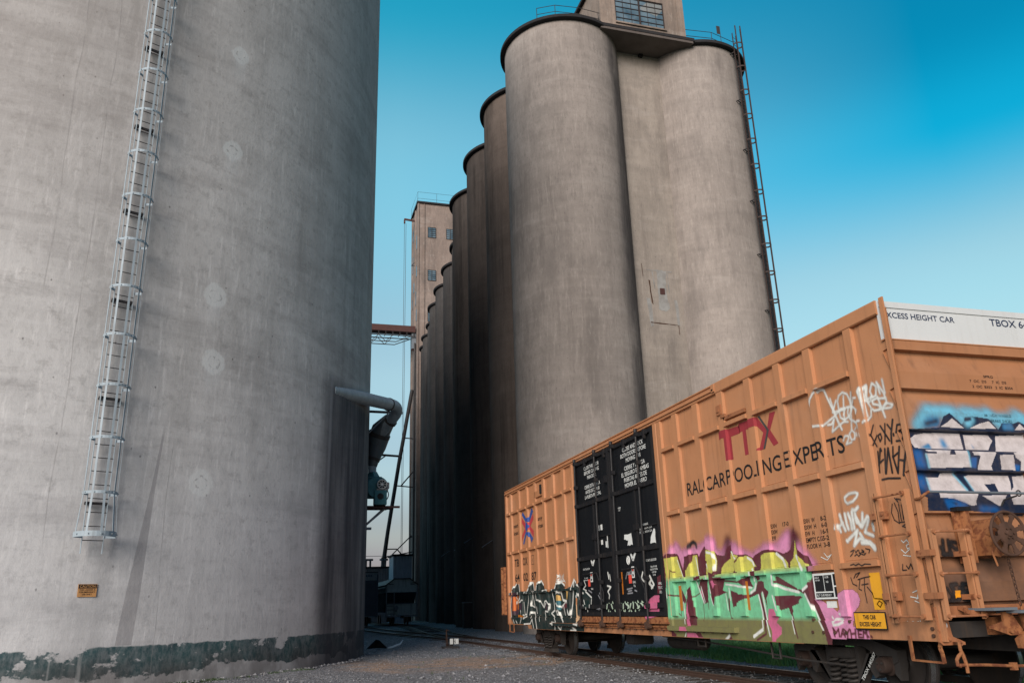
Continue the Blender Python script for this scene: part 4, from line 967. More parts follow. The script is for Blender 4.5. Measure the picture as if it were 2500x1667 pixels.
# ------------------------------------------------------------------ big silo on the left
BC=(-9.501,33.015); BR=13.0; BH=42.0
def bpos(a,z,r=BR): a=R(a); return Vector((BC[0]+r*math.sin(a),BC[1]-r*math.cos(a),z))
big=thing('grain_silo','huge grey concrete silo with chipped teal paint round its foot and a caged ladder','silo',(*BC,0))
m=MB(); n=160; zs=[-.3]+[i*1.0 for i in range(0,43)]
for z in zs:
    for k in range(n): t=2*math.pi*k/n; m.v.append((BR*math.cos(t),BR*math.sin(t),z))
for i in range(len(zs)-1):
    for k in range(n): m.f.append((i*n+k,i*n+(k+1)%n,(i+1)*n+(k+1)%n,(i+1)*n+k))
m.f.append(tuple((len(zs)-1)*n+k for k in range(n)))
m.build('wall',M['big'],big,True,local=True)
MB().lathe((0,0,BH),(0,0,1),[(BR-.2,0),(BR+.25,0),(BR+.25,.35),(0,.9)],96).build('roof_rim',M['rim'],big,True,local=True)
# caged ladder: placed at angle 24.7 deg
LA=24.75; up=Vector((0,0,1)); rad=Vector((math.sin(R(LA)),-math.cos(R(LA)),0)); tan=Vector((math.cos(R(LA)),math.sin(R(LA)),0))
def lp(u,z,o): return bpos(LA,z)+tan*u+rad*o      # u along the wall, o outward
lad=part('caged_ladder',big,tuple(lp(0,3.0,0)),'pale blue-grey caged ladder bolted up the curved wall')
for sgn in (-1,1):
    MB().bar(lp(sgn*.23,2.95,.20),lp(sgn*.23,26,.20),.012,.065,rad).build('stile',M['steelb'],lad)
z=3.25
while z<25.9: MB().tube([lp(-.23,z,.2),lp(.23,z,.2)],.0115,6).build('rung',M['dksteel'],lad); z+=.3175
def hoop_pts(z,r=.38,c=.36,flare=0):
    p=[]
    for i in range(15):
        t=math.pi*(i/14); p.append((math.cos(t)*(r+flare*.0),math.sin(t)*r))
    return p
hz=[3.36,4.30]+[5.58+1.272*i for i in range(17)]
for i,z in enumerate(hz):
    fl=.12 if i==0 else 0
    path=[(.23,.2)]+[(math.cos(math.pi*k/16)*(.375+fl*.6),.30+math.sin(math.pi*k/16)*(.42+fl)) for k in range(17)]+[(-.23,.2)]
    m=MB(); H=.034 if i else .06
    for (u0,o0),(u1,o1) in zip(path,path[1:]): m.bar(lp(u0,z,o0),lp(u1,z,o1),.010,H*2,up)
    if i%2==0 or i==1: pass
    for k in (2,5,8,11,14):
        u,o=path[k+1]; m.disc(lp(u*1.03,z,.30+(o-.30)*1.03),rad*math.sin(math.pi*k/16)+tan*math.cos(math.pi*k/16),.016,.03,8)
    m.build('hoop',M['steelb'],lad)
for k in (1,4.5,8,11.5,15):
    m=MB(); a=math.pi*k/16
    for z0,z1,f0 in ((3.36,4.30,.12),(4.30,26,0)):
        f1=0; m.bar(lp(math.cos(a)*(.372+f0*.6),z0,.30+math.sin(a)*(.415+f0)),lp(math.cos(a)*.372,z1,.30+math.sin(a)*.415),.05,.008,rad*math.sin(a)+tan*math.cos(a))
    m.build('cage_strap',M['steelb'],lad)
for z in (4.1,6.62,9.16,11.66,14.2,16.75,19.3,21.8):
    m=MB()
    for sgn in (-1,1): m.bar(lp(sgn*.2,z,-.02),lp(sgn*.2,z,.2),.07,.05); m.disc(lp(sgn*.2,z,.02),rad,.03,.06,8)
    m.bar(lp(-.25,z,.11),lp(.25,z,.11),.05,.06); m.build('wall_bracket',M['dksteel'],lad)
# two unseen silos added behind the first to shade the far row and tower
for y_,x_,l_ in ((63.5,-8.2,'second huge grey concrete silo, unseen, added behind the teal-footed one to shade the row'),(94.0,-6.8,'third huge grey concrete silo, unseen, added nearest the conveyor bridge to shade the tower')):
    b2=thing('grain_silo',l_,'silo',(x_,y_,0))
    MB().lathe((0,0,0),(0,0,1),[(12.9,-.3),(12.9,43),(13.1,43.05),(13.1,43.4),(0,44)],96).build('wall',M['big2'],b2,True,local=True)
# caution sign
A0=25.05; srad=Vector((math.sin(R(A0)),-math.cos(R(A0)),0)); stan=Vector((math.cos(R(A0)),math.sin(R(A0)),0))
def sg(u,v,o=.02): return bpos(A0,2.155+v)+stan*u+srad*o
sign=thing('caution_sign','small faded orange CAUTION sign on the silo wall below the ladder','sign',tuple(bpos(A0,2.0)))
m=MB()
for o in (.008,.022):
    for u,v in ((-.2,-.14),(.2,-.14),(.2,.14),(-.2,.14)): m.v.append(sg(u,v,o))
m.f=[(3,2,1,0),(4,5,6,7),(0,1,5,4),(1,2,6,5),(2,3,7,6),(3,0,4,7)]; m.build('sign_plate',M['cautn'],sign)
m=MB(); m.v=[sg(u,v,.024) for u,v in ((-.19,.045),(.19,.045),(.19,.133),(-.19,.133))]; m.f=[(0,1,2,3)]; m.build('heading_band',M['blk'],sign)
lettering('CAUTION',lambda u,v:sg(u,v+.062,.027),.056,.33,1,'cautn',sign,name='heading',align='CENTER')
for i,l_ in enumerate(('THIS LADDER IS','FOR EMERGENCY','USE ONLY')): lettering(l_,lambda u,v,i=i:sg(u,v-.002-.05*i,.025),.034,(.34,.34,.2)[i],1,'blk',sign,name='wording',align='CENTER')
# ------------------------------------------------------------------ exhaust duct and blower on the big silo
bl=thing('blower_unit','teal blower with grey motor and ribbed exhaust duct bracketed to the big silo','blower',tuple(bpos(82,5.3)))
def arcpts(p0,p1,p2,n=8):
    return [tuple(Vector(p0)*(1-t)**2+Vector(p1)*2*t*(1-t)+Vector(p2)*t*t) for t in [i/n for i in range(n+1)]]
d0=(1.15,26.9,8.40); d1=(4.12,30.75,9.13); d2=(4.42,31.12,9.08)
m=MB(); m.tube([d0,(1.75,26.75,8.52)],.235,20); path=[(1.55,26.55,8.48),d1]
v0,v1=Vector((1.55,26.55,8.48)),Vector(d1); pts=[v0+(v1-v0)*i/46 for i in range(47)]; m.tube(pts,[.225+(.012 if i%2 else 0) for i in range(47)],20)
m.build('ribbed_duct',M['duct'],bl,True)
m=MB(); m.tube(arcpts(d1,(4.55,31.28,9.2),(4.42,31.45,8.9))+[(4.15,31.9,8.55),(3.98,32.2,8.3)],.228,20); m.build('elbow',M['duct'],bl,True)
m=MB(); m.tube([(4.25,31.8,8.78),(3.98,32.3,8.45),(3.9,32.45,8.15),(3.83,32.5,7.75),(3.72,32.5,7.25),(3.68,32.5,7.0)],[.26,.40,.42,.36,.22,.18],20); m.build('cyclone_body',M['cyc'],bl,True)
MB().tube([(3.94,32.37,8.33),(3.90,32.43,8.2)],[.445,.445],20).build('cyclone_flange',M['dksteel'],bl,True); MB().tube([(3.74,32.5,7.33),(3.71,32.5,7.22)],[.26,.24],20).build('cyclone_flange',M['dksteel'],bl,True); MB().tube([(4.30,31.72,8.74),(4.24,31.8,8.66)],[.27,.27],20).build('duct_flange',M['dksteel'],bl,True); MB().tube([(4.02,30.63,9.105),(4.07,30.69,9.115)],[.26,.26],20).build('duct_flange',M['dksteel'],bl,True)
MB().tube([(3.68,32.5,7.0),(3.68,32.5,6.75)],.16,16).build('outlet_pipe',M['steelb'],bl,True)
m=MB(); m.tube([(3.7,32.5,6.78),(3.72,32.5,6.5)],[.16,.3],4); m.box((3.42,32.2,5.75),(3.98,32.8,6.52),.03); m.box((3.36,32.14,6.5),(4.02,32.86,6.54)); m.disc((3.85,32.1,6.1),(0,1,0),.42,.25,24); m.build('fan_housing',M['tealm'],bl)
m=MB(); m.box((3.72,31.88,5.42),(4.2,32.3,5.98),.015); m.build('motor_box',M['tealm'],bl)
MB().disc((3.95,31.875,5.74),(0,1,0),.12,.02,20).build('round_opening',M['blk'],bl)
m=MB(); m.tube([(4.0,31.85,6.2),(4.0,32.35,6.2)],.20,20); m.box((4.1,31.95,6.05),(4.3,32.25,6.3),.02); m.box((3.8,31.9,5.98),(4.25,32.3,6.03)); mt=m.build('motor',M['motor'],bl,True)
m=MB(); m.lathe((4.0,31.845,6.2),(0,1,0),[(.0,0),(.05,-.02),(.05,.0)],16); 
for k in range(8):
    a=k*math.pi/4; m.bar((4.0+.05*math.cos(a),31.84,6.2+.05*math.sin(a)),(4.0+.17*math.cos(a),31.84,6.2+.17*math.sin(a)),.018,.01,(0,1,0))
m.tube([(4.0+.175*math.cos(k*math.pi/12),31.84,6.2+.175*math.sin(k*math.pi/12)) for k in range(24)],.014,6,closed=True)
m.build('fan_guard',M['wht'],bl)
MB().disc((4.0,31.848,6.2),(0,1,0),.16,.004,20).build('fan_opening',M['blk'],bl)
m=MB(); m.tube(arcpts((4.2,31.95,6.0),(4.34,31.9,5.8),(4.18,31.95,5.6)),.02,6); m.build('cable',M['blk'],bl)
m=MB(); m.bar((2.9,32.2,5.37),(4.75,32.2,5.37),.08,.08); m.bar((2.9,32.75,5.37),(4.5,32.75,5.37),.08,.08); m.box((3.4,31.85,5.31),(4.3,32.8,5.33)); m.split('platform_beam',M['redst'],bl)
m=MB(); m.bar((3.3,32.2,4.55),(4.2,32.2,5.33),.06,.08); m.bar((3.3,32.75,4.55),(4.15,32.75,5.33),.06,.08); m.box((3.25,32.05,4.5),(3.65,32.3,4.58)); m.split('platform_brace',M['galv'],bl)
m=MB(); m.bar((2.6,31.7,9.06),(4.78,31.9,9.08),.07,.09); m.bar((2.9,32.6,7.55),(4.75,32.6,7.45),.06,.08); m.split('support_beam',M['dksteel'],bl)
m=MB(); m.bar((3.3,31.65,8.05),(4.2,31.75,9.04),.05,.05); m.bar((3.32,31.5,7.4),(3.36,31.55,9.05),.06,.05); m.bar((3.4,32.6,6.85),(4.2,32.6,7.45),.05,.05); m.split('support_brace',M['galv'],bl)
# ------------------------------------------------------------------ long row of silos
ZT=40.35
def silo(c,r,mat,label,group='silos of the long elevator row',h=ZT,rimo=.33):
    t=thing('grain_silo',label,'silo',(c[0],c[1],0),group)
    m=MB(); n=72; zs=[-.2]+[i*2.0 for i in range(0,20)]+[h-.3]
    for z in zs:
        for k in range(n): a=2*math.pi*k/n; m.v.append((r*math.cos(a),r*math.sin(a),z))
    for i in range(len(zs)-1):
        for k in range(n): m.f.append((i*n+k,i*n+(k+1)%n,(i+1)*n+(k+1)%n,(i+1)*n+k))
    m.build('wall',mat,t,True,local=True)
    MB().lathe((0,0,0),(0,0,1),[(r-.3,h-.3),(r+rimo*.7,h-.30),(r+rimo,h-.24),(r+rimo,h-.02),(r+rimo-.05,h),(0,h)],72).build('roof_rim',M['rim'],t,True,local=True)
    return t
A=(18.5,47.25); B=(29.02,47.15); RR=4.15; RB=3.9
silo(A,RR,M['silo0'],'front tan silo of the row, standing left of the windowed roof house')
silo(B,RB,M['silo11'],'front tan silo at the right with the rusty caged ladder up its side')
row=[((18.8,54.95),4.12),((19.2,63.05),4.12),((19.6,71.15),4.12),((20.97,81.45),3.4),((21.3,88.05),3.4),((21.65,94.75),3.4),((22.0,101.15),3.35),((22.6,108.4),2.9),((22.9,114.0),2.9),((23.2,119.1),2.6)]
ords=['second silo back in the row, just behind the tan front one','third silo back in the row, stained and toned darker for shade','fourth silo back in the row, dark and mostly bare of light','fifth silo back, only a sliver of its rim showing beside the tower window','sixth silo back in the row, its rim below the tower windows','seventh silo back in the row, greyish upper wall','eighth silo back in the row, greyish upper wall','ninth silo back, only a sliver of its rim showing','tenth silo back in the row, narrow and pale at the top','last silo of the row, narrow, against the pink tower']
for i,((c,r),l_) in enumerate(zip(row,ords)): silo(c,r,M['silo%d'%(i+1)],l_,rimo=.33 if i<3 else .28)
# rear silos of the front block keep it solid from the side
w=thing('connecting_wall','flat pale concrete wall between the two front silos, with a patched square hatch','wall',(24,45.4,0))
WY=45.4
m=MB(); m.box((21.0,WY,-.2),(26.6,WY+.6,40.2)); o=m.build('wall',M['cwall'],w)
def patchmat():
    t=NT('cement_patch'); a=t.world(); n=t.noise(a,2.5,6,.6); return t.end(t.mix(t.ss(n,.3,.7),(.33,.33,.32),(.25,.24,.23)),.95,0,.1)
M['patch']=patchmat()
k=WY/43.9
def pp(x,z,d=.0): return (x*k,WY-d,(z-1.51)*k+1.51)
def ragged(pts,n=5,amp=.05,seed=1):
    q=random.Random(seed); r=[]
    for i in range(len(pts)):
        a,b=Vector((*pts[i],0)),Vector((*pts[(i+1)%len(pts)],0))
        for j in range(n): p=a+(b-a)*j/n; r.append((p.x+q.uniform(-amp,amp),p.y+q.uniform(-amp,amp)))
    return r
MB().prism(ragged([(23.02,22.05),(23.66,22.0),(23.58,20.9),(23.62,20.2),(23.72,19.4),(23.4,19.15),(22.95,19.3),(23.0,20.3),(22.98,21.2)],5,.04),lambda x,z,d:pp(x,z,d),0.0,.012).build('cement_patch',M['patch'],w)
MB().prism(ragged([(22.65,21.9),(22.72,21.9),(22.8,20.75),(22.76,20.72)],3,.02),lambda x,z,d:pp(x,z,d),0.0,.014).prism(ragged([(23.72,21.85),(23.77,21.85),(23.8,20.5),(23.76,20.5)],3,.02),lambda x,z,d:pp(x,z,d),0.0,.014).prism(ragged([(22.3,22.02),(24.1,21.98),(24.1,21.93),(22.3,21.96)],8,.03),lambda x,z,d:pp(x,z,d),0.0,.010).prism(ragged([(22.15,20.0),(22.4,20.0),(22.5,18.2),(22.3,18.1)],4,.04),lambda x,z,d:pp(x,z,d),0.0,.010).prism(ragged([(24.1,20.0),(24.3,20.0),(24.35,18.3),(24.2,18.3)],4,.04),lambda x,z,d:pp(x,z,d),0.0,.010).split('pale_scar',M['patch'],w)
MB().prism([(23.12,20.75),(23.46,20.75),(23.46,20.33),(23.12,20.33)],lambda x,z,d:pp(x,z,d),0.0,.04).build('hatch',M['redst'],w)
MB().prism(ragged([(22.38,21.3),(22.46,21.25),(22.5,20.6),(22.56,19.6),(22.48,19.7),(22.42,20.5)],3,.02,4),lambda x,z,d:pp(x,z,d),0.0,.016).prism(ragged([(21.95,22.4),(21.99,22.4),(22.02,21.5),(22.0,21.5)],3,.01,5),lambda x,z,d:pp(x,z,d),0.0,.016).prism(ragged([(22.3,18.4),(24.15,18.3),(24.15,18.26),(22.3,18.34)],9,.02,6),lambda x,z,d:pp(x,z,d),0.0,.016).prism(ragged([(24.2,18.3),(24.26,18.3),(24.26,17.7),(24.22,17.6)],3,.01,7),lambda x,z,d:pp(x,z,d),0.0,.016).split('rust_streak',M['rust'],w)
# roof house with big windows on top of the front pair
h=thing('roof_house','tan concrete roof house with wide multi-pane window, on slab above front silos','roof house',(23.5,45,ZT))
m=MB(); sy=43.15
sl=[(A[0]-.2,sy+1.0)]
poly=[(18.5,43.0),(20.2,43.12),(21.0,43.15),(26.4,43.15),(27.2,43.12),(28.85,43.0),(28.85,51),(18.5,51)]
m.prism([(20.0,sy),(27.4,sy),(27.4,51),(20.0,51)],lambda x,y,d:(x,y,d),ZT-.22,ZT+.02); m.build('roof_slab',M['rim'],h)
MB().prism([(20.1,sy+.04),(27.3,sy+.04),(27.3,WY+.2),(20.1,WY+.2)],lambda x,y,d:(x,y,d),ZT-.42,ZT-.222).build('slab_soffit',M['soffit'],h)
MB().box((23.9,WY-.25,ZT-.62),(24.2,WY+.05,ZT-.42)).build('drain_box',M['blk'],h)
hx0,hx1,hy0=20.25,26.75,43.3; wz0,wz1=ZT+.42,ZT+2.75; wx0,wx1=21.35,25.2
m=MB(); HZ=ZT+4.2
m.box((hx0,hy0,ZT+.02),(wx0,hy0+.3,HZ)).box((wx1,hy0,ZT+.02),(hx1,hy0+.3,HZ)).box((wx0,hy0,ZT+.02),(wx1,hy0+.3,wz0)).box((wx0,hy0,wz1),(wx1,hy0+.3,HZ))
m.box((hx0,hy0+.3,ZT+.02),(hx0+.3,60,HZ)).box((hx1-.3,hy0+.3,ZT+.02),(hx1,60,HZ)).build('wall',M['house'],h)
MB().box((hx0-.1,hy0-.04,ZT+.02),(hx0+.75,hy0,HZ-.1)).build('corner_pilaster',M['house'],h); MB().box((hx1-.5,hy0-.05,ZT+.02),(hx1+.05,hy0,HZ-.1)).build('corner_pilaster',M['house'],h)
MB().box((wx0-.05,hy0-.12,wz0-.12),(wx1+.05,hy0,wz0)).build('sill',M['house'],h)
MB().box((hx0-.25,hy0-.25,HZ),(hx1+.25,60.2,HZ+.25)).build('roof',M['rim'],h)
fr=MB(); fr.bar((wx0,hy0+.08,wz0+.03),(wx1,hy0+.08,wz0+.03),.06); fr.bar((wx0,hy0+.08,wz1-.03),(wx1,hy0+.08,wz1-.03),.06)
mid=(wx0+wx1)/2
for x in (wx0+.03,mid,wx1-.03): fr.bar((x,hy0+.08,wz0),(x,hy0+.08,wz1),.07 if x!=mid else .12,.07,(0,1,0))
for i in range(1,5): z=wz0+(wz1-wz0)*i/5; fr.bar((wx0,hy0+.08,z),(wx1,hy0+.08,z),.05,.05)
for half in (0,1):
    a=wx0 if half==0 else mid
    for i in range(1,3): x=a+(mid-wx0)*i/3; fr.bar((x,hy0+.09,wz0),(x,hy0+.09,wz1),.03,.03,(0,1,0))
wf=fr.build('window_frame',M['frame'],h)
LOC[wf.name]=(0,0,0)
MB().box((wx0,hy0+.10,wz0),(wx1,hy0+.12,wz1)).build('pane',M['glass'],wf)
MB().box((20.2,46.0,ZT+.1),(20.245,46.9,ZT+2.1)).build('side_door',M['redst'],h); MB().box((20.16,45.2,ZT+.5),(20.245,45.6,ZT+1.3)).build('meter_box',M['blk'],h)
# roof railings
def railing(label,pts,posts,ht=1.05):
    t=thing('railing',label,'railing',tuple(pts[0]))
    m=MB()
    for z in (.52,ht): MB().tube([(p[0],p[1],p[2]+z) for p in pts],.022,6).build('rail',M['dksteel'],t)
    for p in posts: MB().tube([p,(p[0],p[1],p[2]+ht)],.024,6).build('post',M['dksteel'],t)
    return t
def rimp(c,r,a): return (c[0]+r*math.sin(R(a)),c[1]-r*math.cos(R(a)),ZT)
railing('thin dark railing on the roof of the tan silo left of the roof house',[rimp(A,4.2,-42),rimp(A,4.1,-24),rimp(A,3.9,0),(20.2,43.5,ZT)],[rimp(A,4.2,-42),rimp(A,4.1,-24),(20.1,43.55,ZT)])
railing('thin dark railing on the roof of the right-hand tan silo',[(26.85,43.6,ZT),rimp(B,3.75,0),rimp(B,3.85,35)],[(26.95,43.6,ZT),rimp(B,3.75,0),rimp(B,3.85,35)])
p0=rimp(B,3.8,12)
mp=thing('roof_sign','tiny sign on a pole standing at the edge of the right-hand silo roof','sign',p0)
MB().tube([p0,(p0[0],p0[1],ZT+1.75)],.022,6).build('pole',M['dksteel'],mp); MB().box((p0[0]-.28,p0[1]-.02,ZT+1.05),(p0[0]-.03,p0[1],ZT+1.75)).build('plate',M['dksteel'],mp)
# rusty caged ladder on the right front silo
cl=thing('caged_ladder','dark thin caged ladder running up the right side of the front silos','ladder',(32.9,46.9,14))
la=25.0
def bp(u,z,o):
    a=R(la); rd=Vector((math.sin(a),-math.cos(a),0)); tn=Vector((math.cos(a),math.sin(a),0)); return Vector((B[0],B[1],z))+rd*(RB+o)+tn*u
for s_ in (-1,1): MB().bar(bp(s_*.23,4,.40),bp(s_*.23,ZT+1.1,.40),.085,.03,(1,0,0)).build('stile',M['ladder'],cl)
z=12.3
while z<ZT+.9: MB().tube([bp(-.23,z,.40),bp(.23,z,.40)],.014,5).build('rung',M['ladder'],cl); z+=.32
z=6.0; 
while z<ZT+1.6:
    m=MB(); path=[(.23,.40)]+[(math.cos(math.pi*k/12)*.38,.55+math.sin(math.pi*k/12)*.42) for k in range(13)]+[(-.23,.40)]
    for (u0,o0),(u1,o1) in zip(path,path[1:]): m.bar(bp(u0,z,o0),bp(u1,z,o1),.02,.105)
    m.build('hoop',M['ladder'],cl); z+=2.02
for k in (2,6,10):
    a=math.pi*k/12; MB().bar(bp(math.cos(a)*.38,6,.55+math.sin(a)*.42),bp(math.cos(a)*.38,ZT+1.5,.55+math.sin(a)*.42),.085,.03).build('cage_strap',M['ladder'],cl)
z=7.5
while z<ZT: MB().bar(bp(-.2,z,-.05),bp(-.2,z,.40),.06,.06).bar(bp(.2,z,-.05),bp(.2,z,.40),.06,.06).bar(bp(-.25,z,.1),bp(.25,z,.1),.05,.05).build('wall_bracket',M['dksteel'],cl); z+=4.04
# ------------------------------------------------------------------ far tower
TY=124.0; TXL=20.9; TZ=68.0
tw=thing('elevator_tower','tall pinkish concrete elevator tower at the far end of the silo row','tower',(27,127,0))
m=MB(); m.box((TXL,TY,-.2),(34,TY+6.5,TZ)); m.build('wall',M['tower'],tw)
m=MB()
for x0,x1 in ((TXL-.02,TXL+.08),(TXL+.95,TXL+1.05),(28.2,29.2)): m.box((x0,TY-.15,-.2),(x1,TY-.002,TZ-.05))
for y0,y1 in ((TY-.14,TY+.5),(TY+5.8,TY+6.4),(TY+2.6,TY+3.0)): m.box((TXL-.17,y0,-.2),(TXL-.003,y1,TZ-.05))
m.split('pilaster',M['tower'],tw)
MB().box((TXL-.3,TY-.3,TZ),(34.3,TY+6.8,TZ+.3)).build('roof_edge',M['rim'],tw)
def win(x0,x1,z0,z1):
    f=MB(); f.box((x0,TY-.06,z0),(x1,TY-.03,z1)); 
    m=MB()
    for i in range(6): z=z0+(z1-z0)*i/5; m.bar((x0,TY-.08,z),(x1,TY-.08,z),.07)
    for i in range(3): x=x0+(x1-x0)*i/2; m.bar((x,TY-.08,z0),(x,TY-.08,z1),.07,.07,(0,1,0))
    wf=m.build('window',M['dksteel'],tw); LOC[wf.name]=(0,0,0); f.build('pane',M['glass'],wf)
for x0 in (22.5,25.7,29.6):
    for z0 in (61.7,53.8,46.5,39): win(x0,x0+1.35,z0,z0+1.85)
for y0,z0,hh in ((125.0,60,2.6),(125.2,55,2.0),(129.0,63,2.2),(129.2,57,3.2),(126.0,50,2.5),(129.3,50.5,1.6),(125.0,47,2),(127.6,53,1.8)):
    MB().box((TXL-.06,y0,z0),(TXL-.02,y0+.9,z0+hh)).build('window',M['glass'],tw)
MB().bar((TXL-2.0,127.2,66.3),(TXL+.2,127.2,66.1),.22,.3).box((TXL-2.05,127.05,65.5),(TXL-1.8,127.35,66.2)).build('hoist_arm',M['redst'],tw)
MB().box((TXL-.75,125.6,42.2),(TXL-.02,126.9,45.4)).build('duct_box',M['galv'],tw)
MB().bar((TXL-.7,127,57.5),(TXL,127,57.6),.12).bar((TXL-.7,127,57.5),(TXL,127,58.3),.1).build('lamp_bracket',M['dksteel'],tw)
for i,(x,z0,z1) in enumerate(((TXL-.28,20,43),)): MB().tube([(x,125.2,2),(x,125.2,43)],.16,8).build('downpipe',M['dksteel'],tw)
railing('thin railing along the roof of the pinkish far tower',[(TXL-.2,TY+6.5,TZ+.3),(TXL-.2,TY-.2,TZ+.3),(34.2,TY-.2,TZ+.3)],[(TXL-.2,TY+6.5,TZ+.3),(TXL-.2,TY-.2,TZ+.3),(TXL+3.1,TY-.2,TZ+.3),(TXL+6.4,TY-.2,TZ+.3),(TXL+9.8,TY-.2,TZ+.3)],1.75)
wr=thing('hoist_cable','thin hoist cable hanging from the arm of the far tower','cable',(TXL-1.95,127.2,6))
for dx in (0,.28): MB().tube([(TXL-1.95+dx,127.2,65.5),(TXL-1.85+dx*.6,127.2,6)],.035,5).build('wire',M['dksteel'],wr)
# conveyor bridge
br=thing('conveyor_bridge','rusty steel conveyor bridge reaching the far tower high above the yard','conveyor bridge',(10,126,42))
bz=44.2; bx0,bx1=-6.0,TXL-.2
MB().box((bx0,125.2,bz+.7),(bx1,127.0,bz+1.75)).build('conveyor_cover',M['redst'],br)
m=MB()
for y in (125.3,126.9):
    m.bar((bx0,y,bz),(bx1,y,bz),.14); m.bar((bx0,y,bz-1.1),(bx1-3.2,y,bz-1.1),.12); x=bx0; k_=0
    while x<bx1-4.4: m.bar((x,y,bz-1.1 if k_%2 else bz),(x+1.15,y,bz if k_%2 else bz-1.1),.09); x+=1.15; k_+=1
    m.bar((bx1-3.2,y,bz-1.1),(bx1-.6,y,bz),.12)
x=bx0
while x<bx1: m.bar((x,125.2,bz+.35),(x,127,bz+.35),.1); m.bar((x,125.3,bz),(x,125.3,bz+.7),.09,.09,(0,1,0)); x+=1.15
m.build('truss',M['dksteel'],br)
MB().bar((bx1-.3,126,bz-2.2),(bx1-.3,126,bz+.7),.4,.4,(0,1,0)).build('hanger',M['redst'],br)
m=MB()
for y in (125.3,126.9):
    for x in (-5.5,-3.5): m.bar((x,y,0),(x,y,bz-1.1),.3,.3,(0,1,0))
m.build('support_tower',M['dksteel'],br)
# leaning loading pipe braced to the tower
sp=thing('loading_pipe','long dark leaning loading pipe braced off the far tower','pipe',(16.3,127,7.3))
MB().tube([(20.5,127,35.5),(19.2,127,27.5),(18.6,127,24),(16.95,127,12.9),(16.25,127,7.4)],[.3,.3,.3,.3,.34],12).build('pipe',M['dksteel'],sp,True)
MB().tube([(16.45,127,9.2),(16.35,127,6.3),(16.25,127,5.2)],[.42,.36,.3],12).build('spout',M['dksteel'],sp,True)
m=MB()
for a_,b_2 in (((19.37,127,27.6),(20.8,127,27.5)),((18.3,127,20.0),(20.8,127,19.8)),((18.9,127,20.0),(21.0,126,22.5)),((16.6,127,9.2),(21.0,127,10.0)),((17.6,127,9.5),(20.6,127,12.4)),((20.4,127,12.1),(21.0,126.5,12.3)),((16.6,127,10.4),(18.4,127,10.4)),((18.4,127,10.4),(19.1,127,9.6))): m.bar(a_,b_2,.16)
m.split('brace',M['dksteel'],sp)
# sheds behind the cars
def rib_shed(name,label,cat,x0,x1,y0,y1,z,mat):
    t=thing(name,label,cat,((x0+x1)/2,y0,0)); m=MB(); n=int((x1-x0)/.35); P=[]
    for i in range(n): a=x0+(x1-x0)*i/n; s_=(x1-x0)/n; P+= [(a,y0),(a+s_*.45,y0),(a+s_*.55,y0+.12),(a+s_*.95,y0+.12)]
    P+=[(x1,y0),(x1,y1),(x0,y1)]; m.prism(P,lambda x,y,d:(x,y,d),-.1,z); m.build('wall',mat,t)
    MB().box((x0-.15,y0-.2,z),(x1+.15,y1+.1,z+.22)).build('roof',M['rim'],t); return t
sh=rib_shed('shed','long ribbed metal shed with flat dark roof behind the parked railcars','shed',4,17.1,118,123,7.2,M['sheet'])
m=MB()
for x in (12.9,13.5,15.2,15.6): m.tube([(x,119,7.4),(x,119,8.3)],.14,8); m.disc((x,119,8.4),(0,0,1),.4,.25,12)
m.bar((12,119,8.9),(17,119,8.9),.06); m.build('roof_vent',M['galv'],sh)
rib_shed('metal_bin','pale grey ribbed metal bin standing above the grey hopper car','bin',15.2,17.6,108,112,8.2,M['binsheet'])
# ------------------------------------------------------------------ orange boxcar
X0,Y0,Y1=7.615,8.266,27.06; X1=X0+3.2; ZTOP=5.283; ZB=.966; ZSAG=.862
bc=thing('boxcar','tall orange railway boxcar covered in graffiti, black plug doors in its side','boxcar',(TX,17.66,0))
PD=.055   # panel recess behind the rib faces
pads=[]
near_r=[(8.985,9.135),(9.93,10.09),(10.73,10.89),(11.6,11.775),(12.51,12.70),(13.44,13.63),(14.3,14.49),(15.03,15.21)]
far_r=[(26.35,26.5),(25.4,25.56),(24.52,24.68),(23.68,23.84),(22.83,23.0),(21.95,22.12),(21.08,21.26),(20.4,20.5)]
T=.012
for a,b in near_r+far_r: pads.append((a,b,1.25,5.09,PD,T))
pads.append((8.36,8.86,.985,5.2,.004,.01))
for i,R_ in enumerate((near_r,sorted(far_r))):
    edges=sorted(R_); segs=[(edges[k][1]+.05,edges[k+1][0]-.03) for k in range(len(edges)-1)]
    if i==1: segs+=[(26.53,26.9)]
    for a,b in segs:
        for z0,z1 in ((4.43,4.5),(3.15,3.225),(1.875,1.945)): pads.append((a-.03,b+.03,z0,z1,PD+.028,.008))
        for z in (4.53,3.255,1.975): pads.append((a+.05,b-.05,z,z+.008,.006,.004))
pads+= [(15.22,15.36,1.0,5.09,PD+.01,.01),(20.16,20.30,1.0,5.09,PD+.01,.01),(26.93,27.05,.97,5.2,PD,.01)]
UB=sorted({round(v,4) for a,b,z0,z1,d,t in pads for v in (a-t,a,b,b+t)}); VB=sorted({round(v,4) for a,b,z0,z1,d,t in pads for v in (z0-t,z0,z1,z1+t)})
def relief(U,V):
    U=np.asarray(U,float); V=np.asarray(V,float); H=np.zeros((len(U),len(V)))
    for a,b,z0,z1,d,t in pads:
        fu=np.clip(np.minimum((U-(a-t))/t,((b+t)-U)/t),0,1); fv=np.clip(np.minimum((V-(z0-t))/t,((z1+t)-V)/t),0,1)
        H=np.maximum(H,d*np.minimum.outer(fu,fv))
    return H      # height above the panel plane, towards -X
def sideP(u,v,h): return (X0+PD-h,u,v)
FH0,FH1=.008,PD-.006
def relief1(u,v): return float(relief([u],[v])[0,0])
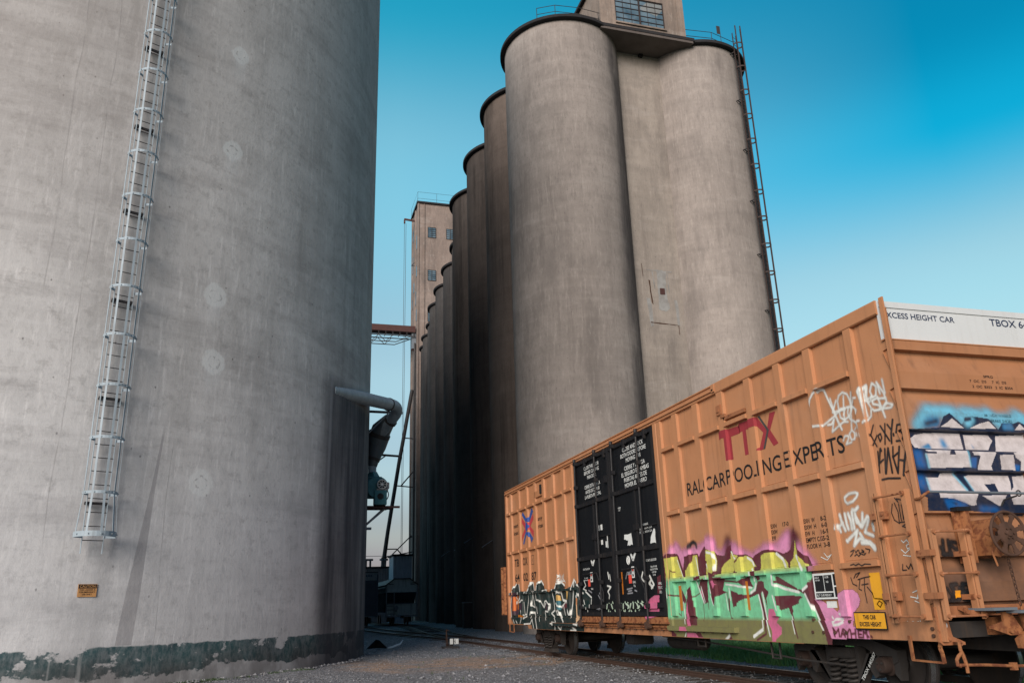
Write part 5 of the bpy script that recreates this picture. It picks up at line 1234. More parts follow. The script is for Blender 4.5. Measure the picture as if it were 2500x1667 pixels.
U=np.array([Y0+.02]+UB+[Y1]); V=np.array([.99]+VB+[5.15]); U=np.unique(np.clip(U,Y0+.02,Y1)); V=np.unique(np.clip(V,.99,5.15)); H=relief(U,V)
m=MB(); m.v=[sideP(U[i],V[j],H[i,j]) for i in range(len(U)) for j in range(len(V))]; nv=len(V)
m.f=[(i*nv+j,i*nv+j+1,(i+1)*nv+j+1,(i+1)*nv+j) for i in range(len(U)-1) for j in range(nv-1)]
side=m.build('side_wall',M['org'],bc)
MB().box((X1-.04,Y0+.02,.97),(X1,Y1,5.15)).build('side_wall',M['org'],bc)
# roof, top chord, sills
MB().prism([(X0+.03,5.15),(X0+.03,5.27),(TX,5.272),(X1-.03,5.27),(X1-.03,5.15)],lambda x,z,d:(x,d,z),Y0+.19,Y1-.02).build('roof',M['galv'],bc)
m=MB()
m.prism([(X0-.012,5.10),(X0+.004,5.085),(X0+.055,5.085),(X0+.055,5.25),(X0+.03,5.283),(X0-.004,5.283),(X0-.012,5.262)],lambda x,z,d:(x,d,z),Y0+.15,12.72)
m.prism([(X0-.03,5.15),(X0-.03,5.185),(X0+.01,5.20),(X0+.01,5.245),(X0-.016,5.25),(X0-.016,5.272),(X0+.05,5.28),(X0+.05,5.09),(X0+.0,5.10),(X0+.0,5.15)],lambda x,z,d:(x,d,z),12.74,Y1-.02)
m.box((X0-.03,12.70,5.13),(X0+.03,12.80,5.27)); m.build('top_chord',M['org'],bc)
MB().box((X1-.05,Y0+.1,5.085),(X1+.01,Y1-.02,5.28)).build('top_chord',M['org'],bc)
m=MB(); ySa,ySb=10.98,25.0
m.prism([(Y0+.02,ZB),(ySa,ZB),(ySa+.1,ZSAG),(ySb-.1,ZSAG),(ySb,ZB),(Y1,ZB),(Y1,1.19),(Y0+.02,1.19)],lambda y,z,d:(d,y,z),X0+.035,X0+.075); m.build('side_sill',M['org'],bc)
m=MB()
for y0_,y1_ in ((15.0,20.6),): m.box((X0-.05,12.85,1.03),(X0+.04,22.6,1.06)).box((X0-.012,12.85,.985),(X0+.04,22.6,1.03))
m.build('door_rail_lower',M['rustorg'],bc)
MB().box((X0-.08,15.4,1.13),(X0+.03,19.9,1.225)).box((X0-.10,15.3,1.10),(X0+.03,20.0,1.13)).build('door_track',M['rustorg'],bc)
m=MB()
for y in np.arange(13.0,22.5,.33): m.disc((X0-.018,y,.975),(1,0,0),.014,.05,6)
for y,z in ((10.8,1.03),(10.55,1.03),(10.3,1.03),(10.05,1.035),(10.75,1.2),(9.95,1.18),(8.46,1.11),(8.46,1.03),(8.36,1.09),(8.36,1.0)): m.disc((X0+.03,y,z),(1,0,0),.022,.04,8)
m.split('bolt_head',M['rust'],bc)
MB().box((X1-.075,Y0+.02,ZSAG+.1),(X1-.035,Y1,1.19)).build('side_sill',M['org'],bc)
# corner posts
for x0,x1 in ((X0-.006,X0+.022),(X1-.022,X1+.006)):
    MB().box((x0,Y0,ZB+.002),(x1,Y0+.075,ZTOP+.004),.004).build('corner_post',M['org'],bc)
    MB().box((x0,Y1-.05,ZB+.002),(x1,Y1+.02,ZTOP+.004),.004).build('corner_post',M['orgd'],bc)
# end wall: horizontal corrugations
ED=.085; zE=[4.59,4.06,3.52,2.99,2.46,1.93,1.40]
prof=[(5.20,.03),(5.245,.03),(4.735,.02),(4.73,.0),(4.592,0.0)]
prof=[(4.73,0.0),(4.592,0.0)]
for i,z in enumerate(zE[:-1]): prof+= [(z-.012,ED),(z-.035,ED),(z-.285,.004),(z-.30,0.0),(zE[i+1]+.002,0.0)]
prof+= [(1.388,ED),(1.36,ED)]
def endo(z):
    zz=np.array([p[0] for p in prof])[::-1]; oo=np.array([p[1] for p in prof])[::-1]; return np.interp(z,zz,oo)
EY=Y0+.10
m=MB(); n_=len(prof)
for x in (X0+.02,X1-.02):
    for z,o in prof: m.v.append((x,EY+o,z))
m.f=[(i,i+1,n_+i+1,n_+i) for i in range(n_-1)]
m.build('end_wall',M['endw'],bc)
MB().box((X0+.07,Y1-.06,1.3),(X1-.07,Y1-.02,5.25)).build('end_wall',M['orgd'],bc)
MB().box((X0+.022,EY+.035,4.732),(X1-.022,EY+.075,5.278)).box((X0+.03,EY+.020,5.185),(X1-.03,EY+.035,5.27)).build('white_end_panel',M['whitep'],bc)
MB().prism([(EY-.01,4.735),(EY+.08,4.735),(EY+.08,4.715),(EY-.01,4.72)],lambda y,z,d:(d,y,z),X0+.022,X1-.022).build('panel_ledge',M['org'],bc)
# end sill, gusset, coupler pocket
MB().box((X0+.05,EY+.02,1.235),(X1-.05,EY+.10,1.36)).build('end_sill',M['orgd'],bc)
g_=MB(); g_.prism([(7.60,1.36),(7.74,1.36),(7.77,1.05),(7.78,1.02),(7.94,.955),(7.94,.925),(7.62,.93),(7.58,.965)],lambda x,z,d:(x,d,z),Y0+.045,Y0+.075); g_.disc((7.70,Y0+.03,1.0),(0,1,0),.022,.04,8); g_.build('corner_gusset',M['orgd'],bc)
MB().disc((7.675,Y0+.035,1.15),(0,1,0),.038,.012,16).build('reflector_disc',M['whitep'],bc)
m=MB(); m.box((X0+.3,Y0+.9,.93),(X1-.3,Y1-.9,1.0)); m.box((TX-.3,Y0+.15,.80),(TX+.3,Y1-.15,1.0)); m.box((X0+.12,Y0+.12,1.0),(X1-.12,Y1-.12,1.18)); m.build('underframe',M['iron'],bc)
m=MB()
for y in np.arange(12.6,23,1.3): m.box((X0+.09,y,.94),(X1-.09,y+.1,1.02))
m.split('floor_beam',M['iron'],bc)
m=MB(); m.tube([(X0+.35,16.4,.83),(X0+.3,14.9,.80),(X0+.3,13.2,.71),(X0+.3,11.6,.61),(X0+.35,10.6,.58)],.016,6)
for ya,yb,zt,zb in ((14.78,14.48,.87,.70),(12.32,12.08,.87,.60)): m.tube([(X0+.28,ya,zt),(X0+.28,ya-.02,zb),(X0+.28,yb,zb),(X0+.28,yb,zt)],.02,6)
m.build('brake_rod',M['iron'],bc)
MB().box((X0+.5,18.2,.6),(X0+1.0,18.7,.93),.03).build('brake_valve',M['iron'],bc); MB().tube([(X0+.95,15.8,.72),(X0+.95,17.1,.72)],.17,16).build('brake_cylinder',M['iron'],bc)
cpl=MB(); cpl.box((TX-.12,7.55,.74),(TX+.12,Y0+.3,.98),.02).box((TX-.24,7.25,.72),(TX+.2,7.6,1.0),.04).box((TX-.26,7.0,.68),(TX-.1,7.3,1.02),.03).box((TX-.4,Y0-.05,.62),(TX+.4,Y0+.1,1.12),.02)
cpl.build('coupler',M['iron'],bc)
MB().box((TX-.85,Y0+.02,1.02),(TX+.85,Y0+.12,1.22)).prism([(8.30,1.28),(8.42,1.28),(8.55,1.08),(8.52,1.02),(8.36,1.02),(8.10,1.10),(8.10,1.13),(8.30,1.18)],lambda x,z,d:(x,d,z),Y0-.22,Y0-.19).prism([(8.58,1.28),(8.66,1.28),(8.74,1.03),(8.62,1.06)],lambda x,z,d:(x,d,z),Y0-.2,Y0-.17).prism([(8.38,.98),(8.5,1.05),(8.66,1.1),(8.70,1.05),(8.45,.87),(8.40,.88)],lambda x,z,d:(x,d,z),Y0-.3,Y0-.24).disc((8.36,Y0-.23,1.07),(0,1,0),.03,.05,10).build('operating_bracket',M['rustorg'],bc)
m=MB(); yl=Y0-.35
m.tube([(7.64,Y0+.05,.955),(7.9,yl+.1,.95),(7.56,yl,.965)],.016,6)
m=MB(); m.tube([(7.50,yl,.985),(7.475,yl,.97),(7.475,yl,.90),(7.50,yl,.84),(7.52,yl,.75),(7.52,yl,.66)],.02,8)
m.tube([(7.485,yl,.87),(7.43,yl,.835),(7.40,yl,.80),(7.40,yl,.745),(7.44,yl,.735)],.02,8)
m.tube([(7.42,yl,.745),(7.8,yl,.73),(8.2,yl,.70),(9.1,yl,.68)],.017,8); m.box((8.14,yl-.03,.66),(8.20,yl+.03,.74)); m.bar((7.50,yl,.96),(7.78,Y0+.05,.95),.03,.03)
m.build('uncoupling_lever',M['rustorg'],bc)
MB().box((8.05,Y0-.35,1.30),(8.4,Y0+.02,1.33)).box((8.36,Y0-.42,1.265),(10.2,Y0-.05,1.295)).build('crossover_step',M['galv'],bc)
MB().bar((8.0,Y0-.05,1.285),(10.3,Y0-.05,1.285),.04,.05).bar((8.0,Y0-.05,1.285),(8.0,Y0+.1,1.34),.04,.04).build('step_bracket',M['orgd'],bc)
# sill steps
def stirrup(y0_,y1_):
    m=MB(); x=X0+.02
    pts=[(x,y0_,ZB+.06),(x,y0_,.83),(x,y0_+.0,.745),(x,y1_,.735),(x,y1_+.01,.84),(x,y1_+.03,.90),(x,y1_,.97)]
    for a,b in zip(pts,pts[1:]): m.bar(a,b,.045 if abs(a[1]-b[1])<.1 else .02,.02 if abs(a[1]-b[1])<.1 else .045,(1,0,0))
    return m.build('sill_step',M['rustorg'],bc)
stirrup(8.86,8.36); stirrup(26.95,26.45)
# ladders on side and end
ld=part('side_ladder',bc,(X0-.05,8.7,1.2))
xo=X0-.075
MB().box((X0-.045,8.93,1.17),(X0-.03,9.035,2.78)).box((X0-.045,8.99,1.17),(X0+.02,9.0,2.78)).build('stile',M['org'],ld)
MB().box((X0-.085,8.40,1.21),(X0-.075,8.475,2.76)).box((X0-.075,8.40,1.21),(X0+.0,8.41,2.76)).build('stile',M['org'],ld)
for z in (1.25,1.74,2.22,2.71):
    MB().tube([(X0-.06,8.965,z),(X0-.11,8.94,z),(X0-.11,8.45,z),(X0-.09,8.43,z)],.0135,8).disc((X0-.06,8.965,z),(1,0,0),.028,.04,10).disc((X0-.10,8.43,z),(1,0,0),.030,.04,10).build('rung',M['orgd'],ld)
MB().box((X0-.05,9.02,2.45),(X0+.01,9.14,2.53)).box((X0-.05,8.86,2.44),(X0+.02,8.95,2.54)).box((X0-.05,9.02,1.45),(X0+.01,9.14,1.53)).box((X0-.05,8.86,1.44),(X0+.02,8.95,1.54)).disc((X0-.05,8.9,2.5),(1,0,0),.02,.03,8).disc((X0-.05,8.9,1.5),(1,0,0),.02,.03,8).split('ladder_bracket',M['orgd'],ld)
le=part('end_ladder',bc,(7.88,Y0-.12,1.2))
ye=Y0-.12
MB().box((7.595,ye,1.21),(7.65,ye+.012,2.25)).box((7.60,ye+.012,1.21),(7.608,ye+.06,2.25)).build('stile',M['org'],le)
MB().box((8.105,ye,1.21),(8.16,ye+.012,2.25)).box((8.075,ye+.012,1.3),(8.10,ye+.10,2.25)).build('stile',M['org'],le)
for z in (1.25,1.73,2.215): MB().tube([(7.62,ye-.01,z),(7.66,ye-.05,z),(8.10,ye-.05,z),(8.14,ye-.01,z)],.0135,8).disc((7.62,ye-.01,z),(0,1,0),.027,.035,10).disc((8.14,ye-.01,z),(0,1,0),.027,.035,10).build('rung',M['orgd'],le)
MB().box((7.52,ye-.002,1.94),(7.60,ye+.01,2.01)).box((7.515,ye,1.94),(7.527,Y0+.1,2.01)).box((7.52,ye-.002,1.45),(7.60,ye+.01,1.52)).box((7.515,ye,1.45),(7.527,Y0+.1,1.52)).box((8.06,ye+.02,1.93),(8.14,EY+.02,1.99)).disc((8.1,ye,1.96),(0,1,0),.02,.04,8).box((8.06,ye+.02,1.43),(8.14,EY+.02,1.49)).disc((8.1,ye,1.46),(0,1,0),.02,.04,8).split('ladder_bracket',M['orgd'],le)
gb=MB(); gb.tube([(7.60,Y0+.05,2.62),(7.58,Y0-.06,2.62),(7.60,Y0-.12,2.66),(7.66,Y0-.13,2.69)],.017,8); gb.build('grab_bar_end',M['rustorg'],bc)
MB().tube([(7.66,Y0-.13,2.69),(9.04,Y0-.13,2.68),(10.4,Y0-.13,2.67)],.016,8).build('grab_bar',M['galv'],bc)
MB().tube([(9.04+.035*math.cos(t*.628),Y0-.13+.0*t,2.68+.035*math.sin(t*.628)) for t in range(10)],.01,6,closed=True).tube([(9.02,Y0-.11,2.65),(8.98,Y0+.05,2.62),(8.97,Y0+.1,2.55)],.012,6).build('bar_clip',M['dksteel'],bc)
# hand brake
hb=part('hand_brake',bc,(8.5,Y0-.2,1.9))
m=MB(); m.box((8.15,EY-.03,1.85),(8.255,EY,2.52)).prism([(8.245,EY-.03),(8.26,EY-.10),(8.33,EY-.10),(8.35,EY)],lambda x,y,d:(x,y,d),1.85,2.52); m.build('post',M['rustorg'],hb)
MB().box((8.145,EY-.11,2.475),(8.36,EY+.0,2.525)).build('post_cap',M['blackm'],hb)
m=MB(); m.prism([(8.33,2.12),(8.37,2.22),(8.45,2.36),(8.62,2.38),(8.7,2.2),(8.62,1.98),(8.47,1.9),(8.36,1.93)],lambda x,z,d:(x,d,z),Y0-.20,EY+.05); m.disc((8.36,Y0-.2,2.18),(0,1,0),.028,.03,8); m.build('gear_case',M['rustorg'],hb)
wc=Vector((8.495,Y0-.36,2.17)); WRr=.255
m=MB(); m.tube([wc+Vector((WRr*math.cos(a),0,WRr*math.sin(a))) for a in [2*math.pi*i/40 for i in range(40)]],.017,8,closed=True)
m.lathe(wc,(0,-1,0),[(0,.03),(.035,.03),(.045,.012),(.13,.0),(.14,-.02),(.13,-.03),(0,-.03)],28)
for k_ in range(8):
    a=k_*math.pi/4+.3; p=lambda r,o,da=0: wc+Vector((r*math.cos(a+da),o,r*math.sin(a+da)))
    m.bar(p(.12,.01),p(.25,0),.05,.014,(0,1,0)); m.bar(p(.20,.006),p(.252,0),.075,.014,(0,1,0))
for k_ in range(6):
    a=k_*math.pi/3; m.disc(wc+Vector((.06*math.cos(a),-.02,.06*math.sin(a))),(0,1,0),.012,.02,6)
m.tube([wc,(wc.x,Y0-.1,wc.z)],.04,10); m.build('wheel',M['rust'],hb,True)
m=MB(); p=Vector((8.58,Y0-.2,1.88)); q=Vector((8.66,Y0-.16,1.35)); n_=11
for i in range(n_):
    c_=p+(q-p)*((i+.5)/n_); d_=(q-p).normalized(); s_=Vector((1,0,0)) if i%2 else Vector((0,1,0)); L=(q-p).length/n_*.68
    m.tube([c_+d_*L*math.cos(t)+s_*.017*math.sin(t) for t in [2*math.pi*k_/10 for k_ in range(10)]],.007,5,closed=True)
m.build('chain',M['rust'],hb); MB().tube([(8.66,Y0-.16,1.4),(8.69,Y0-.14,1.27)],.014,6).tube([(8.40,Y0-.18,2.1),(8.36,Y0-.2,1.95),(8.40,Y0-.2,1.8)],.012,6).build('brake_rod',M['rustorg'],hb)
# ---- doors
DX=X0-.012
def door(y0_,y1_,name,bars,rib):
    d=part('plug_door',bc,(DX,(y0_+y1_)/2,1.2),name)
    m=MB(); m.box((DX+.02,y0_,1.235),(DX+.06,y1_,5.06)); m.build('door_panel',M['blackp'],d)
    m=MB()
    for z0,z1 in ((3.87,3.97),(2.55,2.66),(1.40,1.50),(4.96,5.05),(1.24,1.33)): m.box((DX-.025,y0_+.02,z0),(DX+.021,y1_-.02,z1),.008)
    for y in (y0_+.0,y1_-.07): m.box((DX-.02,y,1.235),(DX+.021,y+.07,5.06),.006)
    m.box((DX-.012,rib-.03,2.66),(DX+.021,rib+.03,3.87),.006); m.box((DX-.012,y0_+.1,3.04),(DX+.021,rib-.03,3.07)); m.box((DX-.03,rib-.1,3.0),(DX+.021,rib+.12,3.14),.01)
    m.build('door_framing',M['blackm'],d)
    for yb in bars:
        yT,yB=yb
        m=MB(); m.tube([(DX-.075,yT,5.12),(DX-.075,(yT+yB)/2,3.2),(DX-.075,yB,1.16)],.027,10)
        for z in (5.02,3.92,2.60,1.45,4.4,2.0):
            y=yT+(yB-yT)*(5.12-z)/3.96; m.box((DX-.108,y-.05,z-.045),(DX-.01,y+.05,z+.045),.01)
        m.disc((DX-.075,yT,5.1),(0,0,1),.04,.08,10); m.build('locking_bar',M['blackm'],d)
        y=yB; m=MB(); m.box((DX-.11,y-.07,1.0),(DX-.02,y+.07,1.16),.015).disc((DX-.09,y+.02,1.06),(1,0,0),.07,.08,12).bar((DX-.1,y-.16,1.04),(DX-.1,y+.13,1.10),.04,.05); m.build('roller',M['rust'],d)
    return d
D1=door(17.87,20.15,'narrower black plug door at the far side',[(19.93,20.03),(18.53,18.62)],18.98)
D2=door(15.40,17.83,'wider black plug door at the near side',[(17.45,17.55),(16.04,16.12)],16.5)
m=MB(); m.box((DX-.035,17.815,1.24),(DX+.02,17.885,5.06),.006); m.box((DX-.06,17.9,4.25),(DX-.02,18.08,4.42),.01); m.build('door_seal',M['blackm'],bc)
m=MB()
for y in (19.3,18.0,16.8,15.7): m.box((DX-.05,y-.12,4.94),(DX-.01,y+.12,5.02),.01).box((DX-.07,y-.03,4.86),(DX-.01,y+.03,5.07),.008)
m.split('door_hanger',M['blackm'],bc)
m=MB()
for d_,ya,yb in ((D1,19.75,18.85),(D2,17.35,16.55)):
    m=MB(); m.tube([(DX-.06,ya,2.22),(DX-.06,yb,2.22),(DX-.06,yb-.12,2.05),(DX-.06,yb-.35,1.78),(DX-.06,yb-.33,1.55)],.018,8); m.build('handle',M['blackm'],d_)
# door lettering and labels
def dtext(lines,y,z,h,dz,width,parent,mat='wht',o=.006):
    for i,l_ in enumerate(lines):
        lettering(l_,lambda u,v,i=i:(DX+.02-o,y-u,z-dz*i+v+u*.0),h,width[i] if isinstance(width,(list,tuple)) else width,1,mat,parent,name='lettering',align='CENTER')
dtext(['CLOSE THIS DOOR','BEFORE CLOSING','MAIN DOOR'],18.98,4.78,.085,.125,[1.02,1.0,.62],D1)
dtext(['CIERRE ESTA PUERTA','ANTES DE CERRAR','LA PUERTA PRINCIPAL'],18.98,4.30,.085,.125,[1.05,.95,1.08],D1)
dtext(['CLOSE AND LOCK','BOTH DOORS BEFORE','MOVING CAR'],16.45,4.80,.09,.128,[1.12,1.36,.8],D2)
dtext(['CIERRE Y PONGA','EL SEGURO EN AMBAS','PUERTAS ANTES DE','MOVER EL CARRO'],16.42,4.37,.09,.128,[1.1,1.45,1.2,1.15],D2)
dtext(['OPENING','MAIN   8-0 H 12-4','TOTAL  16-0 H 12-4'],16.1,3.07,.045,.075,[.3,.62,.62],D2)
dtext(['DO NOT LUBE DOOR'],15.95,2.33,.045,.06,[.5],D2); dtext(['FOLLOW LUBE','INSTRUCTIONS','LUB ND','3-05'],15.85,2.2,.032,.055,[.3,.34,.2,.14],D2)
dtext(['DO NOT LUBE DOOR'],19.7,2.33,.04,.06,[.45],D1); dtext(['TO OPEN','TURN HANDLE'],19.75,2.12,.03,.05,[.25,.34],D1)
dtext(['SEAL','TIL'],16.87,1.92,.045,.08,[.16,.12],D2); dtext(['UNL','TO O','DO'],15.62,1.85,.05,.085,[.16,.2,.1],D2)
dtext(['SEAL'],19.38,1.85,.04,.08,[.14],D1); dtext(['KEEP','OUT'],17.4,3.57,.035,.05,[.16,.12],D2)
def label_box(y0_,y1_,z0,z1,mat,parent,name='label',o=.004):
    return MB().box((DX+.02-o-.003,y0_,z0),(DX+.02-o,y1_,z1)).build(name,M[mat],parent)
label_box(19.49,19.63,1.93,2.10,'redlab',D1); label_box(19.31,19.46,2.03,2.26,'wht',D1); label_box(17.0,17.15,1.92,2.10,'redlab',D2); label_box(16.83,16.97,2.03,2.27,'wht',D2)
label_box(19.35,19.42,2.06,2.11,'blk',D1,o=.008); label_box(16.87,16.93,2.06,2.11,'blk',D2,o=.008); label_box(16.86,16.94,2.17,2.23,'redlab',D2,o=.008); label_box(19.34,19.43,2.17,2.22,'redlab',D1,o=.008)
label_box(17.49,17.55,1.70,2.18,'refl',D2,'reflector_strip')
label_box(18.49,18.60,3.2,3.33,'wht',D1,'sticker_scrap'); label_box(18.68,18.80,3.2,3.33,'wht',D1,'sticker_scrap'); label_box(18.51,18.62,2.86,2.97,'wht',D1,'sticker_scrap'); label_box(18.2,18.24,2.76,3.05,'wht',D1,'sticker_scrap'); label_box(18.27,18.34,2.78,2.92,'wht',D1,'sticker_scrap')
MB().prism(ragged([(17.24,2.96),(16.85,2.98),(16.83,2.73),(17.1,2.72),(17.02,2.84),(17.24,2.86)],4,.015,8),lambda y,z,d:(DX+.02-d,y,z),.003,.006).prism(ragged([(15.72,2.96),(15.66,2.96),(15.66,2.68),(15.92,2.68),(15.88,2.80)],4,.012,9),lambda y,z,d:(DX+.02-d,y,z),.003,.006).build('sticker_scrap',M['wht'],D2)
for d_,y,z,s_ in ((D1,19.5,2.42,.10),(D2,17.1,2.40,.13)):
    m=MB()
    for k_ in (-1,1): m.bar((DX+.013,y-.25,z),(DX+.013,y-.25+k_*.13-.02,z+.16),.07,.004,(1,0,0))
    m.build('fold_mark',M['wht'],d_)
MB().tube([(DX+.012,17.1+.07*math.cos(a),2.41+.085*math.sin(a)) for a in [2*math.pi*k_/20 for k_ in range(20)]],.013,5,closed=True).bar((DX+.012,17.08,2.35),(DX+.012,17.12,2.47),.02,.01).build('zero_mark',M['wht'],D2)
# ---- side lettering
def side_text(txt,y,z,h,width,mat='blk',name='lettering',off=.004,wrap=False,align='LEFT',bold=.018):
    if wrap:
        cuts=sorted({round(y-u,4) for u in UB if 8.5<u<27})
        flank=lambda u,v: FH0<relief1(y-u,min(max(z+v,1),5))<FH1
        return lettering(txt,lambda u,v:(X0+PD-relief1(y-u,min(max(z+v,1),5))-off,y-u,z+v),h,width,1,mat,bc,name=name,conform=(cuts,flank),align=align,bold=bold)
    return lettering(txt,lambda u,v:(X0+PD-off-relief1(y-u,z+v),y-u,z+v),h,width,1,mat,bc,name=name,align=align,bold=bold)
side_text('RAILCAR POOLING EXPERTS',14.23,3.435,.245,4.68,wrap=True,name='slogan_lettering',bold=.008)
for i,(a,b) in enumerate((('EXH','17-0'),('EXW','10-8'),('EW','10-4'))):
    side_text(a,11.57,2.575-.093*i,.062,(.16,.17,.11)[i]); 
    if i==0: side_text(b,11.26,2.575,.062,.16)
for i,(a,wa,b,wb) in enumerate((('EXH  W',.27,'8-2',.13),('EXW  H',.28,'6-0',.13),('EW  H',.22,'16-9',.18),('EMPTY C.G.',.41,'5-2',.14),('FLOOR H',.33,'3-8',.14))):
    side_text(a,10.70,2.565-.0925*i,.062,wa); side_text(b,10.165+wb,2.565-.0925*i,.062,wb)
for t_,y,z in (('TB',26.28,2.74),('OX',25.36,2.74),('64',26.28,2.28),('02',25.36,2.27),('87',24.5,2.26)): side_text(t_,y,z,.225,.5,wrap=True,name='car_number')
side_text('next',26.28,3.965,.125,.55,wrap=True,name='slogan_lettering'); side_text('load',26.28,3.735,.125,.55,wrap=True,name='slogan_lettering'); side_text('any',23.66,3.95,.115,.44,wrap=True,name='slogan_lettering'); side_text('road',23.66,3.725,.125,.55,wrap=True,name='slogan_lettering')
def skinpoly(pts,mat,name,off=.004,parent=bc):
    bm=bmesh.new(); vs_=[bm.verts.new((a,b,0)) for a,b in pts]; bm.faces.new(vs_); bm.normal_update(); bmesh.ops.triangulate(bm,faces=bm.faces[:])
    for u in UB: bmesh.ops.bisect_plane(bm,geom=bm.verts[:]+bm.edges[:]+bm.faces[:],plane_co=(u,0,0),plane_no=(1,0,0))
    for v in bm.verts: v.co=Vector((X0+PD-relief1(v.co.x,v.co.y)-off,v.co.x,v.co.y))
    me=bpy.data.meshes.new(name); bm.to_mesh(me); bm.free(); return link(name,me,M[mat],parent)
lg=part('rail_pool_emblem',bc,(X0,12,4.1),'maroon double T and X emblem')
T_=[[(12.83,4.40),(12.13,4.37),(12.13,4.24),(12.43,4.24),(12.43,3.84),(12.59,3.84),(12.59,4.25),(12.83,4.26)],[(12.16,4.385),(12.12,4.41),(11.80,4.40),(11.57,4.395),(11.33,4.12),(11.50,3.84),(11.62,3.84),(11.44,4.11),(11.60,4.25),(11.94,4.26),(11.94,3.84),(12.05,3.84),(12.05,4.26),(12.14,4.25)],[(11.20,4.38),(11.04,4.37),(11.24,4.11),(11.06,3.86),(11.20,3.84),(11.36,4.06),(11.33,4.13)]]
for p_ in T_: skinpoly(p_,'mar','emblem_letter',parent=lg)
skinpoly([(11.545,4.40),(11.49,4.40),(11.27,4.12),(11.44,3.84),(11.49,3.84),(11.33,4.12)],'grychev','chevron',.006,lg)
xl=part('rail_cross_emblem',bc,(X0,24.7,3.9),'red and blue X emblem')
for pts,c_ in (([(25.18,4.38),(25.30,4.30),(24.92,4.05),(24.88,3.78),(25.24,3.40),(25.14,3.36),(24.72,3.78),(24.72,4.08)],'blue'),([(24.22,4.40),(24.08,4.28),(24.50,4.0),(24.66,4.03),(24.7,4.13),(24.52,4.14)],'blue'),([(24.35,3.36),(24.16,3.48),(24.52,3.70),(24.68,3.71),(24.72,3.62),(24.56,3.60)],'blue'),([(25.32,4.22),(25.33,4.06),(24.98,3.84),(25.34,3.66),(25.36,3.50),(24.86,3.78),(24.86,3.96)],'red'),([(24.08,4.22),(24.08,4.04),(24.42,3.87),(24.10,3.70),(24.12,3.50),(24.56,3.80),(24.56,3.96)],'red'),([(24.84+.0+.22*math.cos(a)-.12,3.87+.14*math.sin(a)) for a in [2*math.pi*k_/18 for k_ in range(18)]],'blue')):
    skinpoly(pts,c_,'emblem_arm',.004 if c_=='red' else (.009 if len(pts)>12 else .006),xl)
# framed stencil, lettering panels, signs
m=MB()
for a,b in (((24.45,2.98),(24.2,2.98)),((24.2,2.98),(24.2,2.72)),((24.2,2.72),(24.45,2.72)),((24.45,2.72),(24.45,2.98)),((24.33,2.8),(24.33,2.9))): m.bar((X0+PD-.002,*a),(X0+PD-.002,*b),.014,.004,(1,0,0))
m.build('stencil_frame',M['blk'],bc)
cs=part('consolidated_stencil',bc,(X0,10.34,1.65),'black and white data panel')
xp=X0+PD-.045
MB().box((xp,10.07,1.48),(xp+.006,10.61,1.835)).build('panel',M['wht'],cs)
MB().box((xp-.003,10.37,1.585),(xp-.001,10.575,1.805)).box((xp-.003,10.18,1.585),(xp-.001,10.355,1.805)).box((xp-.003,10.18,1.505),(xp-.001,10.575,1.565)).box((xp-.003,10.085,1.66),(xp-.001,10.15,1.815)).box((xp-.003,10.085,1.505),(xp-.001,10.15,1.64)).split('panel_field',M['blk'],cs)
def cst(t_,y,z,h,w_): lettering(t_,lambda u,v:(xp-.005,y-u,z+v),h,w_,1,'wht',cs,name='lettering')
cst('BUILT',10.56,1.765,.022,.1); cst('10-05',10.56,1.73,.022,.1); cst('LUB',10.33,1.765,.026,.08); cst('ND',10.31,1.70,.026,.05); cst('BLT 12-05 RESULT',10.56,1.52,.028,.33)
MB().box((X0+PD-.007,10.2,1.36),(X0+PD-.003,10.42,1.45)).build('white_decal',M['wht'],bc)
exs=part('height_sign',bc,(X0,9.49,1.2),'yellow THIS CAR EXCESS HEIGHT plate')
xs_=X0-.012
MB().box((xs_,9.185,1.085),(xs_+.01,9.80,1.305)).build('sign_border',M['blk'],exs); MB().box((xs_-.003,9.20,1.10),(xs_-.0005,9.785,1.29)).build('sign_face',M['yel'],exs)
for t_,z,w_ in (('THIS CAR',1.215,.25),('EXCESS HEIGHT',1.128,.42)): lettering(t_,lambda u,v,z=z:(xs_-.005,9.49-u,z+v),.05,w_,1,'blk',exs,name='lettering',align='CENTER',bold=.035)
MB().box((X0+PD-.006,9.245,1.33),(X0+PD-.003,9.445,1.795)).build('yellow_reflector',M['yel'],bc)
for y0_,y1_ in ((14.81,14.915),(12.43,12.53)): MB().box((X0+PD-.009,y0_,1.34),(X0+PD-.006,y1_,1.80)).split('reflector_strip',M['refl'],bc)
MB().box((X0+PD-.009,25.97,1.42),(X0+PD-.006,26.06,1.85)).box((X0+PD-.02,25.5,1.1),(X0+PD-.006,26.0,1.26)).split('reflector_strip',M['refl'],bc)
# small fittings on the side
MB().box((X0-.03,12.55,4.66),(X0+.03,12.72,4.85),.01).box((X0-.045,12.6,4.72),(X0-.03,12.68,4.78)).box((X0+.0,11.85,4.55),(X0+.05,12.55,4.62),.005).box((X0-.02,12.45,4.60),(X0+.02,12.6,4.66)).build('latch_plate',M['orgd'],bc)
MB().box((X0+.0,23.0,4.63),(X0+.05,23.72,4.82),.006).build('vent_plate',M['org'],bc); MB().box((X0-.04,23.0,4.68),(X0+.0,23.12,4.95),.006).build('vent_cover',M['blk'],bc)
MB().box((X0-.05,12.46,1.80),(X0+.04,12.76,2.01),.012).box((X0-.03,11.0,1.73),(X0+.05,11.12,1.83),.008).build('door_stop',M['org'],bc) if False else None
fl=part('far_end_ladder',bc,(X0-.05,27.2,1)); 
MB().box((X0-.10,27.10,1.26),(X0-.02,27.16,2.78)).build('stile',M['rustorg'],fl); MB().box((X0-.10,27.4,1.26),(X0-.02,27.46,2.78)).build('stile',M['rustorg'],fl)
